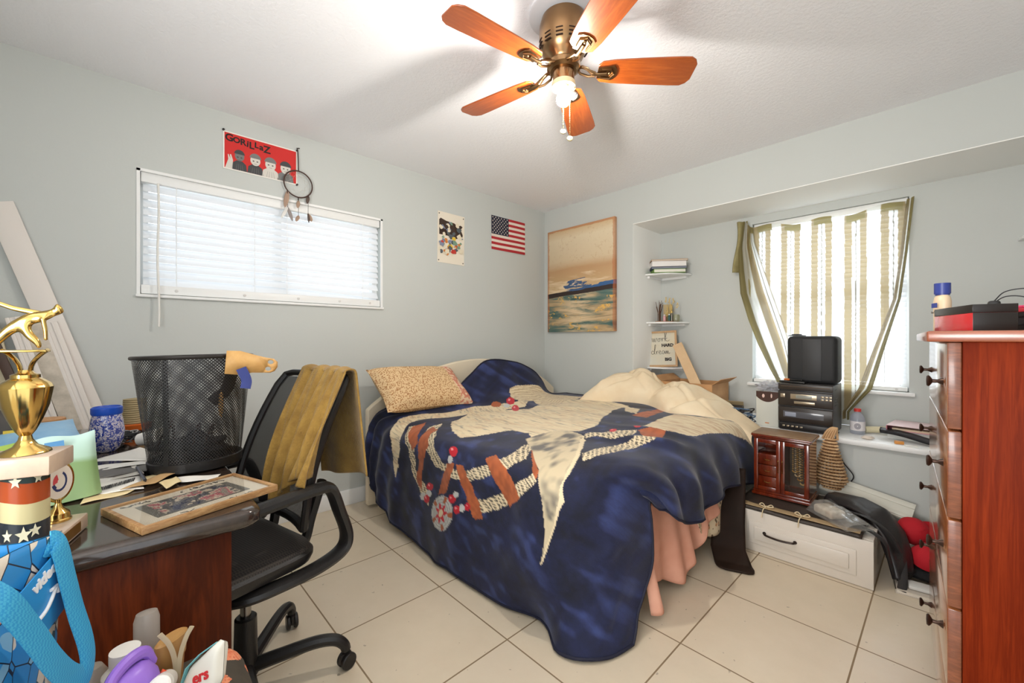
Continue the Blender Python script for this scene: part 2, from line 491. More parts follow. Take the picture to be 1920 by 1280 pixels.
# --------------------------------------------------------------- alcove window with its blind
win = bpy.data.objects.new('window_2', None); COL.objects.link(win); win['kind'] = 'structure'; win.location = ((VX0 + VX1) / 2, AY + .1, VZ0)
hv = (VX1 - VX0) / 2; hz = VZ1 - VZ0
b = B()
for x0, x1, z0, z1 in ((-hv, -hv + .045, 0, hz), (hv - .045, hv, 0, hz), (-hv + .045, hv - .045, 0, .045), (-hv + .045, hv - .045, hz - .045, hz), (-hv + .045, hv - .045, hz * .52, hz * .52 + .04)):
    b.box(x0, x1, -.03, .03, z0, z1, .004)
b.obj('window_frame', white_paint, win)
B().box(-hv + .045, hv - .045, -.003, .003, .045, hz - .045).obj('window_pane', glass, win)
B().box(-hv - .03, hv + .03, -.135, .03, -.024, -.001, .005).obj('window_sill', white_paint, win)
bl2 = blind('window_blind', 'white narrow slat blind in the alcove window behind the striped sheer curtain', ((VX0 + VX1) / 2, AY + .035, 0), 0, hv - .006, VZ1 - .002, VZ0, .031, .036, 60, val=.045, cords=(-.75, 0, .75), rail_h=.03)

# =============================================================== BED
cream = M('cream_laminate', (232, 218, 192), .4)
bed = thing('bed', 'double bed with a cream arched headboard and cream base against the left wall', 'bed', (1.05, -1.0, 0))
b = B().box(-.86, .77, -.89, .80, .0, .10, .004)
b.box(-.86, .79, -.90, .82, .10, .30, .03)
b.obj('base', cream, bed)
b = B()
def hb(y): return .60 + .375 * max(0, math.cos(min(1, abs(y) / 1.0) * math.pi / 2)) ** .7
ys = [-.95 + 1.9 * i / 48 for i in range(49)]
poly = [(y, hb(y)) for y in ys] + [(.95, .02), (-.95, .02)]
b.prism(poly, 0, .045, Matrix(((0, 0, 1, 0), (1, 0, 0, 0), (0, 1, 0, 0), (0, 0, 0, 1))))
hbo = b.obj('headboard', cream, bed, bevel=.008); hbo.location = (-.925, 0, 0)
mat_ = B().box(-.83, .82, -.86, .80, .301, .575, .06, seg=4).obj('mattress', M('mattress_white', (225, 220, 212), .9))
mat_.location = (1.05, -1.0, .001)
tag(mat_, 'thick pale mattress lying on the cream bed base under the blue blanket', 'mattress')

# --- printed plush blanket: control grid of world points, smoothed into a dense cloth
def catmull(P, m):
    """interpolate along axis 0, m steps per span"""
    n = len(P); P = np.concatenate([[2 * P[0] - P[1]], P, [2 * P[-1] - P[-2]]]); out = []
    for i in range(n - 1):
        p0, p1, p2, p3 = P[i], P[i + 1], P[i + 2], P[i + 3]
        for j in range(m):
            t = j / m
            out.append(.5 * (2 * p1 + (p2 - p0) * t + (2 * p0 - 5 * p1 + 4 * p2 - p3) * t * t + (3 * p1 - p0 - 3 * p2 + p3) * t ** 3))
    out.append(P[-2]); return np.array(out)
G = np.array([
 # head edge ... foot (columns): 0 head, 1..6 over the bed, 7 foot edge, 8 mid flap, 9 flap hem
 [(.42,-.16,.64),(.52,-.20,.645),(.72,-.22,.65),(.95,-.24,.655),(1.2,-.24,.65),(1.5,-.22,.645),(1.76,-.20,.63),(1.93,-.17,.585),(2.005,-.15,.43),(2.015,-.17,.255)],
 [(.36,-.34,.66),(.46,-.38,.65),(.66,-.42,.645),(.92,-.44,.65),(1.2,-.46,.645),(1.5,-.44,.64),(1.76,-.42,.635),(1.935,-.40,.585),(2.01,-.38,.43),(2.03,-.36,.262)],
 [(.315,-.46,.845),(.44,-.56,.69),(.66,-.66,.645),(.92,-.68,.65),(1.2,-.70,.64),(1.5,-.70,.645),(1.76,-.68,.635),(1.94,-.66,.59),(2.015,-.64,.45),(2.03,-.66,.33)],
 [(.30,-.74,.948),(.42,-.80,.74),(.66,-.90,.65),(.92,-.92,.645),(1.2,-.94,.645),(1.5,-.96,.64),(1.76,-.94,.64),(1.95,-.92,.595),(2.03,-.90,.47),(2.05,-.90,.355)],
 [(.30,-1.02,.968),(.43,-1.06,.73),(.66,-1.14,.645),(.92,-1.16,.645),(1.2,-1.18,.64),(1.5,-1.20,.645),(1.76,-1.20,.64),(1.96,-1.18,.605),(2.05,-1.16,.48),(2.06,-1.17,.33)],
 [(.33,-1.22,.86),(.45,-1.26,.68),(.66,-1.34,.64),(.92,-1.38,.64),(1.2,-1.40,.64),(1.5,-1.42,.64),(1.76,-1.45,.64),(1.97,-1.42,.61),(2.06,-1.37,.50),(2.075,-1.37,.345)],
 [(.37,-1.45,.735),(.48,-1.50,.645),(.68,-1.58,.635),(.92,-1.62,.635),(1.2,-1.64,.635),(1.5,-1.66,.635),(1.78,-1.70,.645),(1.96,-1.66,.63),(2.035,-1.55,.545),(2.045,-1.46,.405)],
 [(.33,-1.74,.715),(.42,-1.80,.645),(.66,-1.85,.615),(.92,-1.87,.615),(1.2,-1.88,.615),(1.5,-1.88,.615),(1.74,-1.88,.60),(1.88,-1.84,.575),(1.955,-1.70,.535),(1.995,-1.56,.475)],
 [(.27,-1.925,.665),(.36,-1.95,.60),(.62,-1.955,.55),(.92,-1.955,.55),(1.2,-1.955,.55),(1.5,-1.955,.55),(1.74,-1.95,.53),(1.88,-1.905,.50),(1.96,-1.76,.46),(2.005,-1.565,.38)],
 [(.215,-1.965,.54),(.32,-1.975,.46),(.60,-1.975,.40),(.92,-1.975,.39),(1.2,-1.975,.39),(1.5,-1.975,.39),(1.74,-1.965,.38),(1.88,-1.915,.36),(1.97,-1.775,.33),(2.02,-1.585,.245)],
 [(.205,-1.97,.40),(.30,-1.98,.31),(.58,-1.985,.235),(.92,-1.98,.215),(1.2,-1.985,.205),(1.5,-1.985,.205),(1.74,-1.97,.20),(1.89,-1.93,.19),(1.98,-1.81,.17),(2.025,-1.70,.105)],
 [(.235,-1.975,.28),(.33,-1.985,.165),(.58,-1.98,.06),(.92,-1.975,.022),(1.2,-1.99,.018),(1.5,-1.985,.018),(1.72,-1.925,.018),(1.88,-2.005,.013),(2.01,-1.90,.012),(2.04,-1.775,.014)],
], float)
SP = 36
C1 = catmull(G, SP)                       # rows refined
D = catmull(C1.transpose(1, 0, 2), SP).transpose(1, 0, 2)
nr, nc = D.shape[:2]
ri = np.linspace(0, G.shape[0] - 1, nr)[:, None] * np.ones((1, nc)); ci = np.linspace(0, G.shape[1] - 1, nc)[None] * np.ones((nr, 1))
# surface normal for folds
du = np.gradient(D, axis=1); dv = np.gradient(D, axis=0); N = np.cross(du, dv); N /= np.linalg.norm(N, axis=2, keepdims=True) + 1e-9
N *= np.where((N * np.array([.3, -.5, 1.0])).sum(2, keepdims=True) < 0, -1, 1)
def sm(x, a, b):
    t = np.clip((x - a) / (b - a), 0, 1); return t * t * (3 - 2 * t)
top = sm(ri, .4, 1) * (1 - sm(ri, 6.5, 7.6)) * sm(ci, 1.2, 2) * (1 - sm(ci, 6.6, 7.2))
hang = sm(ri, 7.6, 9)
flap = sm(ci, 6.8, 8.2) * (1 - sm(ri, 6.3, 7.3))
h = np.zeros((nr, nc))
h += top * (.010 * (vnoise(ci, ri, 1.3, 1) - .5) + .012 * (vnoise(ci * .5 + ri * .9, ri * .3, 2.2, 2) - .5))
h += top * .014 * np.exp(-((ri - 5.7 + .55 * (ci - 4)) / .28) ** 2) * sm(ci, 4, 5.5)      # diagonal ridges towards the foot corner
h += top * .016 * np.exp(-((ri - 4.9 + .5 * (ci - 5)) / .22) ** 2) * sm(ci, 4.2, 6)
h += top * .013 * np.exp(-((ri - 3.6 + .25 * (ci - 5)) / .22) ** 2) * sm(ci, 4.2, 6)
h += flap * (.018 * np.sin(ri * 4.9 + .7 * np.sin(ri * 1.7) + .5 * ci) + .018 * (vnoise(ri, ci * .3, 3.1, 15) - .5)) * sm(ri, .2, .9)
h += hang * (.007 * np.sin(ci * 3.1 + ri * .25) + .016 * (vnoise(ci, ri * .35, 1.7, 4) - .5) + .012 * (vnoise(ci * 1.3 + ri * .5, ri, 2.6, 6) - .5)) * (1 - .4 * sm(ci, 8, 9))
h += sm(ri, 6.4, 8.4) * (1 - sm(ci, 1.6, 2.6)) * .012 * np.sin(ci * 10 + ri * .6)
h += (1 - sm(ci, .6, 2.2)) * (1 - sm(ri, 5.5, 6.5)) * sm(ri, 1, 2) * .010 * (vnoise(ci * 1.5, ri, 2.2, 9) - .5) * 2
D = D + N * h[..., None]
D[..., 2] = np.maximum(D[..., 2], .006)
BL = D
PRINT = [
 ('cream', [(2.278,6.289),(3.048,6.678),(3.498,6.818),(3.724,6.594),(3.904,6.262),(4.012,5.823),(4.397,5.764),(4.773,6.034),(4.848,5.326),(4.9,4.391),(4.894,3.889),(4.533,3.139),(4.144,1.889),(4.023,0.778),(3.417,0.611),(2.444,0.639),(2.083,1.889),(2.444,3.5),(1.944,4.444),(1.778,5.501)]),
 ('cream', [(1.486,7.743),(1.172,7.279),(1.056,6.663),(1.111,5.738),(1.613,4.208),(1.806,2.917),(2.167,3.333),(2.056,4.528),(1.806,5.804),(1.528,6.624),(1.62,7.077),(1.867,7.592),(2.121,8.331),(2.098,9.411),(1.874,8.871),(1.706,8.188)]),
 ('fringe', [(1.0,3.334),(0.863,2.827),(0.633,1.943),(1.139,0.722),(2.167,0.333),(2.389,1.694),(2.708,2.725),(1.778,2.639),(1.767,3.253),(1.438,3.451)]),
 ('ring', [(1.793,7.221),(1.861,6.867),(2.532,7.906),(2.689,8.824),(3.078,9.229),(3.14,9.724),(2.897,9.574),(2.551,8.885),(2.361,8.221)]),
 ('ring', [(2.251,6.827),(2.25,6.479),(2.905,7.086),(3.207,7.858),(3.528,8.252),(3.942,8.34),(4.334,8.205),(4.843,7.578),(4.919,6.774),(4.772,6.294),(4.996,6.33),(5.243,6.868),(5.127,7.729),(4.653,8.31),(4.247,8.544),(3.914,8.573),(3.3,8.455),(2.941,8.035),(2.636,7.281)]),
 ('ring', [(4.334,9.243),(4.672,9.177),(5.066,8.861),(5.549,8.38),(5.826,7.68),(5.68,7.097),(5.618,7.617),(5.26,8.305),(4.778,8.768),(4.434,8.994),(4.307,9.12)]),
 ('brown', [(1.833,7.149),(1.842,6.726),(2.241,7.079),(2.648,7.854),(2.528,8.259),(2.363,7.983)]),
 ('brown', [(2.514,7.214),(2.333,6.766),(2.626,6.817),(2.981,7.839),(2.912,8.729),(2.898,9.406),(2.75,9.232),(2.749,8.275)]),
 ('brown', [(4.568,7.56),(4.69,7.114),(5.118,7.684),(5.536,8.387),(5.261,8.739),(4.946,8.275)]),
 ('brown', [(3.988,8.189),(4.159,8.112),(4.41,8.595),(4.672,9.177),(4.687,9.294),(4.453,9.411),(4.317,8.907)]),
 ('brown', [(3.722,8.229),(3.93,8.143),(3.914,8.573),(3.76,9.08),(3.52,9.182)]),
 ('brown', [(4.854,6.211),(5.18,6.449),(5.757,7.178),(5.793,7.583),(5.481,6.975)]),
 ('feather', [(4.577,6.067),(4.617,5.538),(4.694,4.972),(5.232,5.118),(5.609,5.671),(6.297,6.759),(6.587,7.817),(6.454,8.619),(6.161,9.497),(6.091,9.628),(6.16,9.327),(6.188,8.909),(6.101,8.305),(5.698,7.081),(5.214,6.581)]),
 ('edgewhite', [(5.232,5.118),(5.452,5.271),(6.049,6.369),(6.338,6.864),(6.645,7.884),(6.457,8.68),(6.186,9.467),(6.092,9.65),(6.184,9.32),(6.422,8.632),(6.499,7.957),(6.37,7.106),(6.057,6.516),(5.64,5.785)]),
 ('ring', [(5.906,6.054),(5.957,5.41),(6.097,4.659),(5.989,3.761),(6.468,4.252),(6.35,4.79),(6.263,5.713),(6.122,6.285)]),
 ('ring', [(5.3,5.303),(5.526,4.955),(5.819,4.805),(5.977,4.474),(5.708,3.706),(5.345,4.056),(5.268,4.974)]),
 ('brown', [(5.724,3.694),(5.846,3.404),(6.189,3.334),(6.463,4.156),(6.283,4.341)]),
 ('tan', [(5.598,3.393),(5.37,2.139),(5.337,1.194),(5.886,1.139),(6.389,0.722),(7.044,0.278),(7.387,0.194),(7.826,0.603),(7.478,0.882),(7.096,1.426),(6.792,2.254),(6.643,3.184),(6.148,3.377)]),
 ('brown', [(4.748,2.111),(4.709,0.667),(4.953,0.833),(5.109,2.139)]),
 ('cream', [(3.954,0.833),(4.444,1.056),(4.748,1.889),(4.421,1.806)]),
]
BEADS = [
 ('red',3.78,7.67,0.11,0.066,-0.078,0.267),
 ('white',3.78,8.076,0.076,0.029,-0.035,0.136),
 ('red',3.193,9.125,0.127,0.005,-0.058,0.11),
 ('white',2.952,9.542,0.093,-0.006,-0.052,0.119),
 ('white',3.159,9.351,0.099,0.001,-0.049,0.111),
 ('red',3.08,9.552,0.099,-0.002,-0.053,0.128),
 ('red',3.96,9.138,0.099,0.015,-0.044,0.104),
 ('white',4.061,8.98,0.069,0.009,-0.031,0.081),
 ('red',4.114,9.341,0.073,0.004,-0.033,0.104),
 ('white',4.232,9.248,0.057,0.004,-0.025,0.104),
 ('red',4.342,9.172,0.054,0.004,-0.024,0.092),
 ('red',1.618,3.566,0.074,0.196,-0.134,0.119),
 ('red',2.167,3.75,0.083,0.25,-0.083,0.222),
 ('white',1.838,3.863,0.044,0.128,-0.108,0.09),
 ('red',5.554,3.424,0.057,0.073,-0.052,0.136),
 ('red',5.345,4.056,0.049,0.061,-0.056,0.138),
 ('brown',1.613,4.208,0.087,0.146,-0.199,0.094),
]
MEDAL = (3.647, 9.656, 0.378, -0.002, -0.181, 0.471)
# ---PAINT
NAVY = L3((28, 37, 80)); NAVY2 = L3((10, 12, 28)); NAVY3 = L3((60, 74, 128))
X = ci.ravel(); Y = ri.ravel()
wx, wy, wz = [BL[..., k].ravel() for k in range(3)]
s1 = vnoise(wx + wz * .6, wy - wz, 9, 3); s2 = vnoise(wx * 1.0 + wz * .5, wy * .6 + wz, 26, 5); s3 = vnoise(wx, wy + wz, 160, 8); s4 = vnoise(wx + .4 * wz, wz - .5 * wy, 60, 2)
nap = np.clip(.5 * s1 + .35 * s2 + .25 * s4 - .12, 0, 1)[:, None]
colr = NAVY2 * (1 - nap) + NAVY * nap
hl = np.clip((.6 * s2 + .4 * s1 - .60) * 4, 0, 1)[:, None]
colr = colr * (1 - .55 * hl) + NAVY3 * .55 * hl
colr *= (.86 + .28 * s3)[:, None]
def lay(m, c):
    m = m[:, None] if m.ndim == 1 else m
    globals()['colr'] = colr * (1 - m) + c * m
CR = L3((226, 208, 172)); BRN = L3((168, 88, 48)); GRY = L3((70, 74, 84)); TAN = L3((196, 160, 122)); RED = L3((196, 22, 40)); WHT = L3((200, 200, 196))
st = .6 * vnoise(X * 1.5 + Y * .8, Y * 11 - X * 1.5, 2.0, 11) + .4 * vnoise(X * 4 + Y, Y * 22 - X * 2, 2.0, 17); st2 = vnoise(X * 1.2 + Y * .5, Y * 9 + X, 3.1, 13)
jx = X + .03 * (s2 - .5); jy = Y + .05 * (s4 - .5)
for kind, poly in PRINT:
    m = inpoly(jx, jy, poly).astype(np.float32)
    if kind == 'cream':
        g = np.clip((st - .62) * 3.2, 0, .62)[:, None]; g2 = np.clip((st2 - .62) * 3, 0, .45)[:, None]
        c = CR * (1 - g) + GRY * g; c = c * (1 - g2) + TAN * g2
    elif kind == 'ring':
        g = (np.sin(X * 34 + Y * 26 + 5 * s1) * np.sin(X * 21 - Y * 60 + 4 * s2) > .12).astype(np.float32)[:, None] * .85
        c = CR * (1 - g) + NAVY2 * g
    elif kind == 'brown': c = BRN * (.75 + .5 * s4)[:, None]
    elif kind == 'feather':
        g = np.clip((s2 * .5 + s4 * .25 + s1 * .35 - .44) * 2.6, 0, .85)[:, None]; c = CR * .82 * (1 - g) + GRY * .8 * g
    elif kind == 'fringe':
        g = (np.sin(X * 60 + 8 * s2) > .2).astype(np.float32)[:, None] * .6; c = CR * (1 - g) + TAN * .7 * g
    elif kind == 'tan':
        g = np.clip((st - .45) * 3, 0, .8)[:, None]; c = CR * (1 - g) + TAN * g
    else: c = CR
    lay(m, c)
def ell(c, r, a, b, d, e):
    det = a * e - b * d
    p = (e * (X - c) - b * (Y - r)) / det; q = (-d * (X - c) + a * (Y - r)) / det
    return p, q
p, q = ell(*MEDAL); rr = np.hypot(p, q); an = np.arctan2(q, p)
lay((rr < 1).astype(np.float32), WHT * (.6 + .4 * (np.sin(rr * 38) > -.2))[:, None])
lay(((rr < .97) & (rr > .62) & (np.sin(an * 5 + 1) > .72)).astype(np.float32), BRN)
lay((rr < .44 + .16 * np.cos(an * 7)).astype(np.float32), RED)
lay((rr < .22).astype(np.float32), CR)
for k, *e in BEADS:
    p, q = ell(*e); m = (np.hypot(p, q) < 1).astype(np.float32)
    lay(m, {'red': RED, 'white': WHT, 'brown': BRN}[k])
    if k == 'red': lay((np.hypot(p + .3, q + .35) < .28).astype(np.float32), L3((240, 150, 150)))
bb = B()
k = nc
bb.v = [tuple(t) for t in BL.reshape(-1, 3)]
ii = np.arange(nr * nc).reshape(nr, nc)
bb.f = np.stack([ii[:-1, :-1], ii[:-1, 1:], ii[1:, 1:], ii[1:, :-1]], -1).reshape(-1, 4).tolist(); bb.m = [0] * len(bb.f)
plush = vcol('plush_print', .85, sheen=.2, bump=(260, .25))
me = bpy.data.meshes.new('throw_blanket'); me.from_pydata(bb.v, [], bb.f); me.materials.append(plush); me.polygons.foreach_set('use_smooth', [True] * len(bb.f)); me.update()
blanket = bpy.data.objects.new('throw_blanket', me); COL.objects.link(blanket); paint(blanket, colr)
k = blanket.modifiers.new('thickness', 'SOLIDIFY'); k.thickness = .006; k.offset = 1
tag(blanket, 'navy plush blanket printed with beaded hoops and feathers spread over the bed', 'blanket')
edge = [tuple(t) for t in BL[0, ::6]] + [tuple(t) for t in BL[6::6, -1]] + [tuple(t) for t in BL[-1, ::-1][6::6]] + [tuple(t) for t in BL[::-1, 0][6:-5:6]]
B().tube(edge, .006, 6, closed=True).obj('edge_binding', M('navy_binding', (20, 22, 44), .7), blanket)
B().box(-.018, .018, -.001, .001, -.016, .016, .001, TR((2.035, -.27, .25), rz=88)).obj('care_tag', M('tag_orange', (206, 140, 84), .6), blanket, label='small orange fabric tag')

# --- pink bed skirt, floral sheet corner, pillow, comforter
def skirt(u, v):
    y = -1.60 + u * .88; bot = .03 + .05 * math.sin(u * 9) ** 2 + (.10 * max(0, u - .35) if u > .35 else 0) + (.13 if u > .62 else 0) * min(1, (u - .62) * 12)
    z = .42 - v * (.42 - bot)
    x = 1.945 + v * (.045 + .035 * math.sin(u * 17 + 1) + .018 * math.sin(u * 41)) + .012 * math.sin(u * 30) * v
    return (x, y, z)
sk = B().grid(skirt, 110, 26).obj('bed_skirt', M('skirt_pink', (226, 170, 146), .8, var=((208, 148, 124), 4)), solid=.003, ang=80)
tag(sk, 'pink pleated bed skirt hanging at the foot of the bed to the tiles', 'bed skirt')
fl_m, n, p = new_mat('floral_sheet')
v = n.coord('Object')
vo = n.add('ShaderNodeTexVoronoi', ins={'Vector': v, 'Scale': 34.0})
vo2 = n.add('ShaderNodeTexVoronoi', ins={'Vector': n.coord('Object', scale=(1.1, .9, 1.2)), 'Scale': 21.0})
c = n.mix(n.math('LESS_THAN', n.math('ADD', vo.outputs[0], n.math('MULTIPLY', n.noise(v, 70, 2), .3)), .42), rgb((226, 208, 176)), rgb((112, 92, 70)))
c = n.mix(n.math('LESS_THAN', n.math('ADD', vo2.outputs[0], n.math('MULTIPLY', n.noise(v, 60, 2), .3)), .36), c, rgb((196, 150, 112)))
n.l.new(c, p.inputs['Base Color']); p.inputs['Roughness'].default_value = .85
def sheet(u, v):
    y = -1.18 + u * .62; k = math.sin(math.pi * min(1, u * 1.02)) ** .6
    z = .50 - v * (.12 + .27 * k)
    return (1.965 + .03 * v + .012 * math.sin(u * 15) * v, y, z)
sh = B().grid(sheet, 40, 20).obj('fitted_sheet', fl_m, solid=.003, ang=80)
tag(sh, 'cream floral sheet corner sagging below the blanket at the foot of the bed', 'bed sheet')
pil_m, n, p = new_mat('pillow_floral')
v = n.coord('Object')
vo = n.add('ShaderNodeTexVoronoi', ins={'Vector': v, 'Scale': 95.0})
c = n.mix(n.math('LESS_THAN', vo.outputs[0], .40), rgb((224, 192, 146)), rgb((170, 116, 70)))
sx = n.add('ShaderNodeSeparateXYZ', ins={0: v})
pink = n.mix(n.math('GREATER_THAN', n.noise(v, 40, 4), .5), rgb((228, 200, 168)), rgb((206, 132, 108)))
c = n.mix(n.math('GREATER_THAN', sx.outputs[0], .215), c, pink)
n.l.new(c, p.inputs['Base Color']); p.inputs['Roughness'].default_value = .9
n.l.new(n.bump(n.noise(v, 14, 4), .5, .02), p.inputs['Normal'])
def pillow_mesh(w, d, h, seed):
    b = B()
    for sgn in (1, -1):
        def f(u, v):
            x = (2 * u - 1); y = (2 * v - 1)
            e = (1 - x ** 4) * (1 - y ** 4)
            px = x * w / 2 * (1 - .07 * (1 - abs(y) ** 2) * abs(x) ** 3); py = y * d / 2 * (1 - .09 * (1 - x * x) * abs(y) ** 3)
            z = sgn * h / 2 * max(0, e) ** .55 + .012 * mnoise.noise(Vector((x * 2 + seed, y * 2, sgn))) * e
            return (px, py, z)
        b.grid(f, 26, 20)
    return b
pl = pillow_mesh(.70, .40, .17, 3).obj('pillow', pil_m, ang=80)
tag(pl, 'tan floral pillow with a pink border leaning on the left part of the headboard', 'pillow')
pl.matrix_world = Matrix.Translation((.31, -1.615, .80)) @ Matrix.Rotation(R(92), 4, 'Z') @ Matrix.Rotation(R(2), 4, 'Y') @ Matrix.Rotation(R(38), 4, 'X')
com_m = M('comforter_cream', (240, 222, 190), .9, var=((232, 208, 172), 5), bump=(14, .35))
def cs(x, pts):
    return float(np.interp(x, [a for a, _ in pts], [b for _, b in pts]))
RIDGE = [(0, .64), (.05, .74), (.13, .845), (.24, .880), (.34, .862), (.40, .80), (.45, .765), (.50, .79), (.55, .80), (.66, .765), (.80, .70), (.92, .61), (1, .555)]
FOLDS = [(.10, .25, .9, .05), (.20, .55, -.6, .05), (.30, .40, .5, .045), (.37, .6, -1.2, .05), (.52, .35, .35, .05), (.60, .62, .25, .055), (.72, .42, .3, .05), (.82, .6, .4, .05), (.16, .7, .3, .04), (.66, .25, .2, .045)]
def comf(u, v):
    x = .75 + u * 1.25
    ang = v * math.pi
    rz_ = cs(u, RIDGE)
    yc = -.11 + .05 * math.sin(u * 5); hw_ = .30 - .04 * u + .06 * math.sin(u * 11 + .5)
    if u > .8: hw_ *= 1 - (u - .8) * 1.6
    base = .61 - (.10 * max(0, u - .88) / .12)
    prof = max(0, math.sin(ang)) ** .55
    y = yc - math.cos(ang) * hw_
    y = min(y, -.012 - .02 * math.sin(u * 9) ** 2 if x < 1.05 else .3)
    z = base - .02 + (rz_ - base + .02) * prof
    for fu, fv, sl, wd in FOLDS:      # soft creases pulled across the heap
        d = (u - fu) - sl * (v - fv); e = math.exp(-((v - fv) / .32) ** 2)
        z -= .026 * prof * e * math.exp(-(d / .024) ** 2); z += .012 * prof * e * math.exp(-((d - .055) / .04) ** 2)
    q = Vector((x * 5, y * 5, 1.3)); q2 = Vector((x * 11, y * 6, 7.7))
    z += prof * (.040 * mnoise.noise(q) + .014 * mnoise.noise(q2))
    y -= .03 * prof * mnoise.noise(q + Vector((5, 1, 2))) * (0 if x < 1.08 and y > -.08 else 1)
    x += .02 * prof * mnoise.noise(q + Vector((2, 8, 2)))
    return (x, y, z)
cf = B().grid(comf, 150, 70).obj('comforter', com_m, ang=80)
tag(cf, 'rumpled cream comforter heaped along the window side of the bed', 'comforter')

# measured points: where a photographed point lies on a given real plane (axis 0/1/2 = value)
def hit(px, py, ax, val):
    X = (px - 960) / 771.55; Y = -(py - 635.07) / 771.55
    c, s = math.cos(YAW), math.sin(YAW)
    r = (X * c - s, X * s + c, Y); o = (CAMX, CAMY, CAMZ)
    t = (val - o[ax]) / r[ax]
    return Vector((o[0] + r[0] * t, o[1] + r[1] * t, o[2] + r[2] * t))

black_plastic = M('black_plastic', (30, 28, 27), .35, bump=(300, .15))
black_matte = M('black_matte', (22, 21, 22), .6)
chrome = M('chrome', (200, 200, 198), .18, 1)
gold = M('gold_plate', (206, 172, 100), .14, 1)
brass = M('antique_brass', (150, 118, 84), .28, 1)
paper = M('paper_white', (236, 232, 224), .8)

# =============================================================== CEILING FAN
FX, FY = 1.788, -1.868
fan = thing('ceiling_fan', 'flush ceiling fan with five orange wood blades and a lit bare bulb', 'ceiling fan', (FX, FY, 0))
B().lathe([(.0, CEIL - .001), (.138, CEIL - .001), (.138, CEIL - .010), (.132, CEIL - .014), (.0, CEIL - .014)], 48).obj('ceiling_plate', M('plate_white', (214, 214, 216), .5), fan)
b = B().lathe([(0, 2.424), (.070, 2.424), (.088, 2.410), (.096, 2.380), (.097, 2.325), (.092, 2.290), (.078, 2.262), (.062, 2.248), (.058, 2.240), (.066, 2.232), (.066, 2.214), (.052, 2.204), (0, 2.204)], 48)
b.mi = 1
for k in range(12):
    for z in (2.288, 2.302, 2.316):
        a0 = 2 * math.pi * k / 12
        b.tube([(.0955 * math.cos(a0 + t), .0955 * math.sin(a0 + t), z) for t in (-.14, -.07, 0, .07, .14)], .0035, 6, flat=.6)
b.obj('motor_housing', [brass, M('slot_dark', (52, 34, 24), .6)], fan)
B().lathe([(0, 2.205), (.042, 2.205), (.043, 2.165), (.040, 2.158), (0, 2.158)], 32).obj('switch_housing', M('bronze_light', (166, 128, 92), .25, 1), fan)
B().lathe([(.0, 2.160), (.046, 2.160), (.047, 2.140), (.041, 2.137), (.039, 2.150), (.0, 2.152)], 32).obj('light_fitter', M('fitter_cream', (232, 214, 170), .35), fan)
B().lathe([(0, 2.152), (.016, 2.150), (.018, 2.142), (.016, 2.130), (0, 2.130)], 20).obj('bulb_socket', M('socket_white', (235, 228, 214), .4), fan)
B().lathe([(.0, 2.132), (.012, 2.130), (.014, 2.124), (.024, 2.112), (.029, 2.098), (.026, 2.082), (.015, 2.071), (0, 2.068)], 24).obj('light_bulb', M('bulb_glow', (255, 236, 200), .4, emit=((255, 249, 240), BULB_EMIT)), fan, label='glowing bare light bulb')
B().lathe([(.013, .028), (.015, -.012), (.010, -.014), (.011, .024)], 16, TR((.030, .022, 2.108), ry=-50, rz=36)).obj('empty_socket', M('socket_grey', (190, 186, 180), .4), fan)
orange_wood = wood('blade_wood', (178, 90, 32), (146, 66, 20), (1.2, 14, 14), .3, .5, 3)
base_a = 46.5
for k in range(5):
    an = base_a + 72 * k
    pts = [(.135, -.030), (.150, -.048), (.20, -.056), (.30, -.062), (.44, -.068), (.485, -.068), (.505, -.056), (.517, -.036), (.517, .036), (.505, .056), (.485, .068), (.44, .068), (.30, .062), (.20, .056), (.150, .048), (.135, .030)]
    bl = B().prism(pts, -.003, .003, TR(rx=-11)).obj('blade', orange_wood, fan, bevel=.0015)
    bl.location = (0, 0, 2.206); bl.rotation_euler = (0, 0, R(an))
    ib = B()
    ib.tube([(.05, 0, .012), (.075, 0, .018), (.095, 0, .010), (.115, 0, -.010), (.14, 0, -.012), (.17, 0, -.010)], .0085, 8, flat=.6)
    ib.tube([(.05, 0, .012), (.07, .020, .004), (.10, .018, -.008), (.125, .010, -.012)], .005, 6)
    ib.tube([(.05, 0, .012), (.07, -.020, .004), (.10, -.018, -.008), (.125, -.010, -.012)], .005, 6)
    plate = [(.135, -.026), (.195, -.036), (.208, -.020), (.212, 0), (.208, .020), (.195, .036), (.135, .026)]
    ib.prism(plate, -.0075, -.0035, TR(rx=-11))
    ib.tube([(.150, -.020, -.009), (.185, -.022, -.010), (.200, 0, -.011), (.185, .022, -.012), (.150, .020, -.012)], .003, 6, mat=TR(rx=-11))
    ib.ball((.182, 0, -.010), .006, .006, .004, 10, 6, mat=TR(rx=-11))
    ib.obj('blade_iron', brass, bl)
def chain(name, x, y, z0, z1, r=.0013):
    b = B(); nb = int((z0 - z1) / .0075)
    b.cyl((x, y, z0), (x, y, z1), .0008, n=6)
    for i in range(nb): b.ball((x, y, z0 - i * (z0 - z1) / nb), .0024, nu=6, nv=4)
    c = b.obj(name, M('chain_brass', (220, 196, 140), .25, 1), fan)
    B().lathe([(0, .004), (.011, .003), (.012, 0), (.011, -.003), (0, -.004)], 20, TR((x, y, z1 - .01), rx=70, rz=45)).obj('pull_knob', M('knob_cream', (214, 200, 160), .35, .5), c)
chain('pull_chain', .035, -.004, 2.165, 1.935)
chain('pull_chain', -.012, .012, 2.165, 1.985)

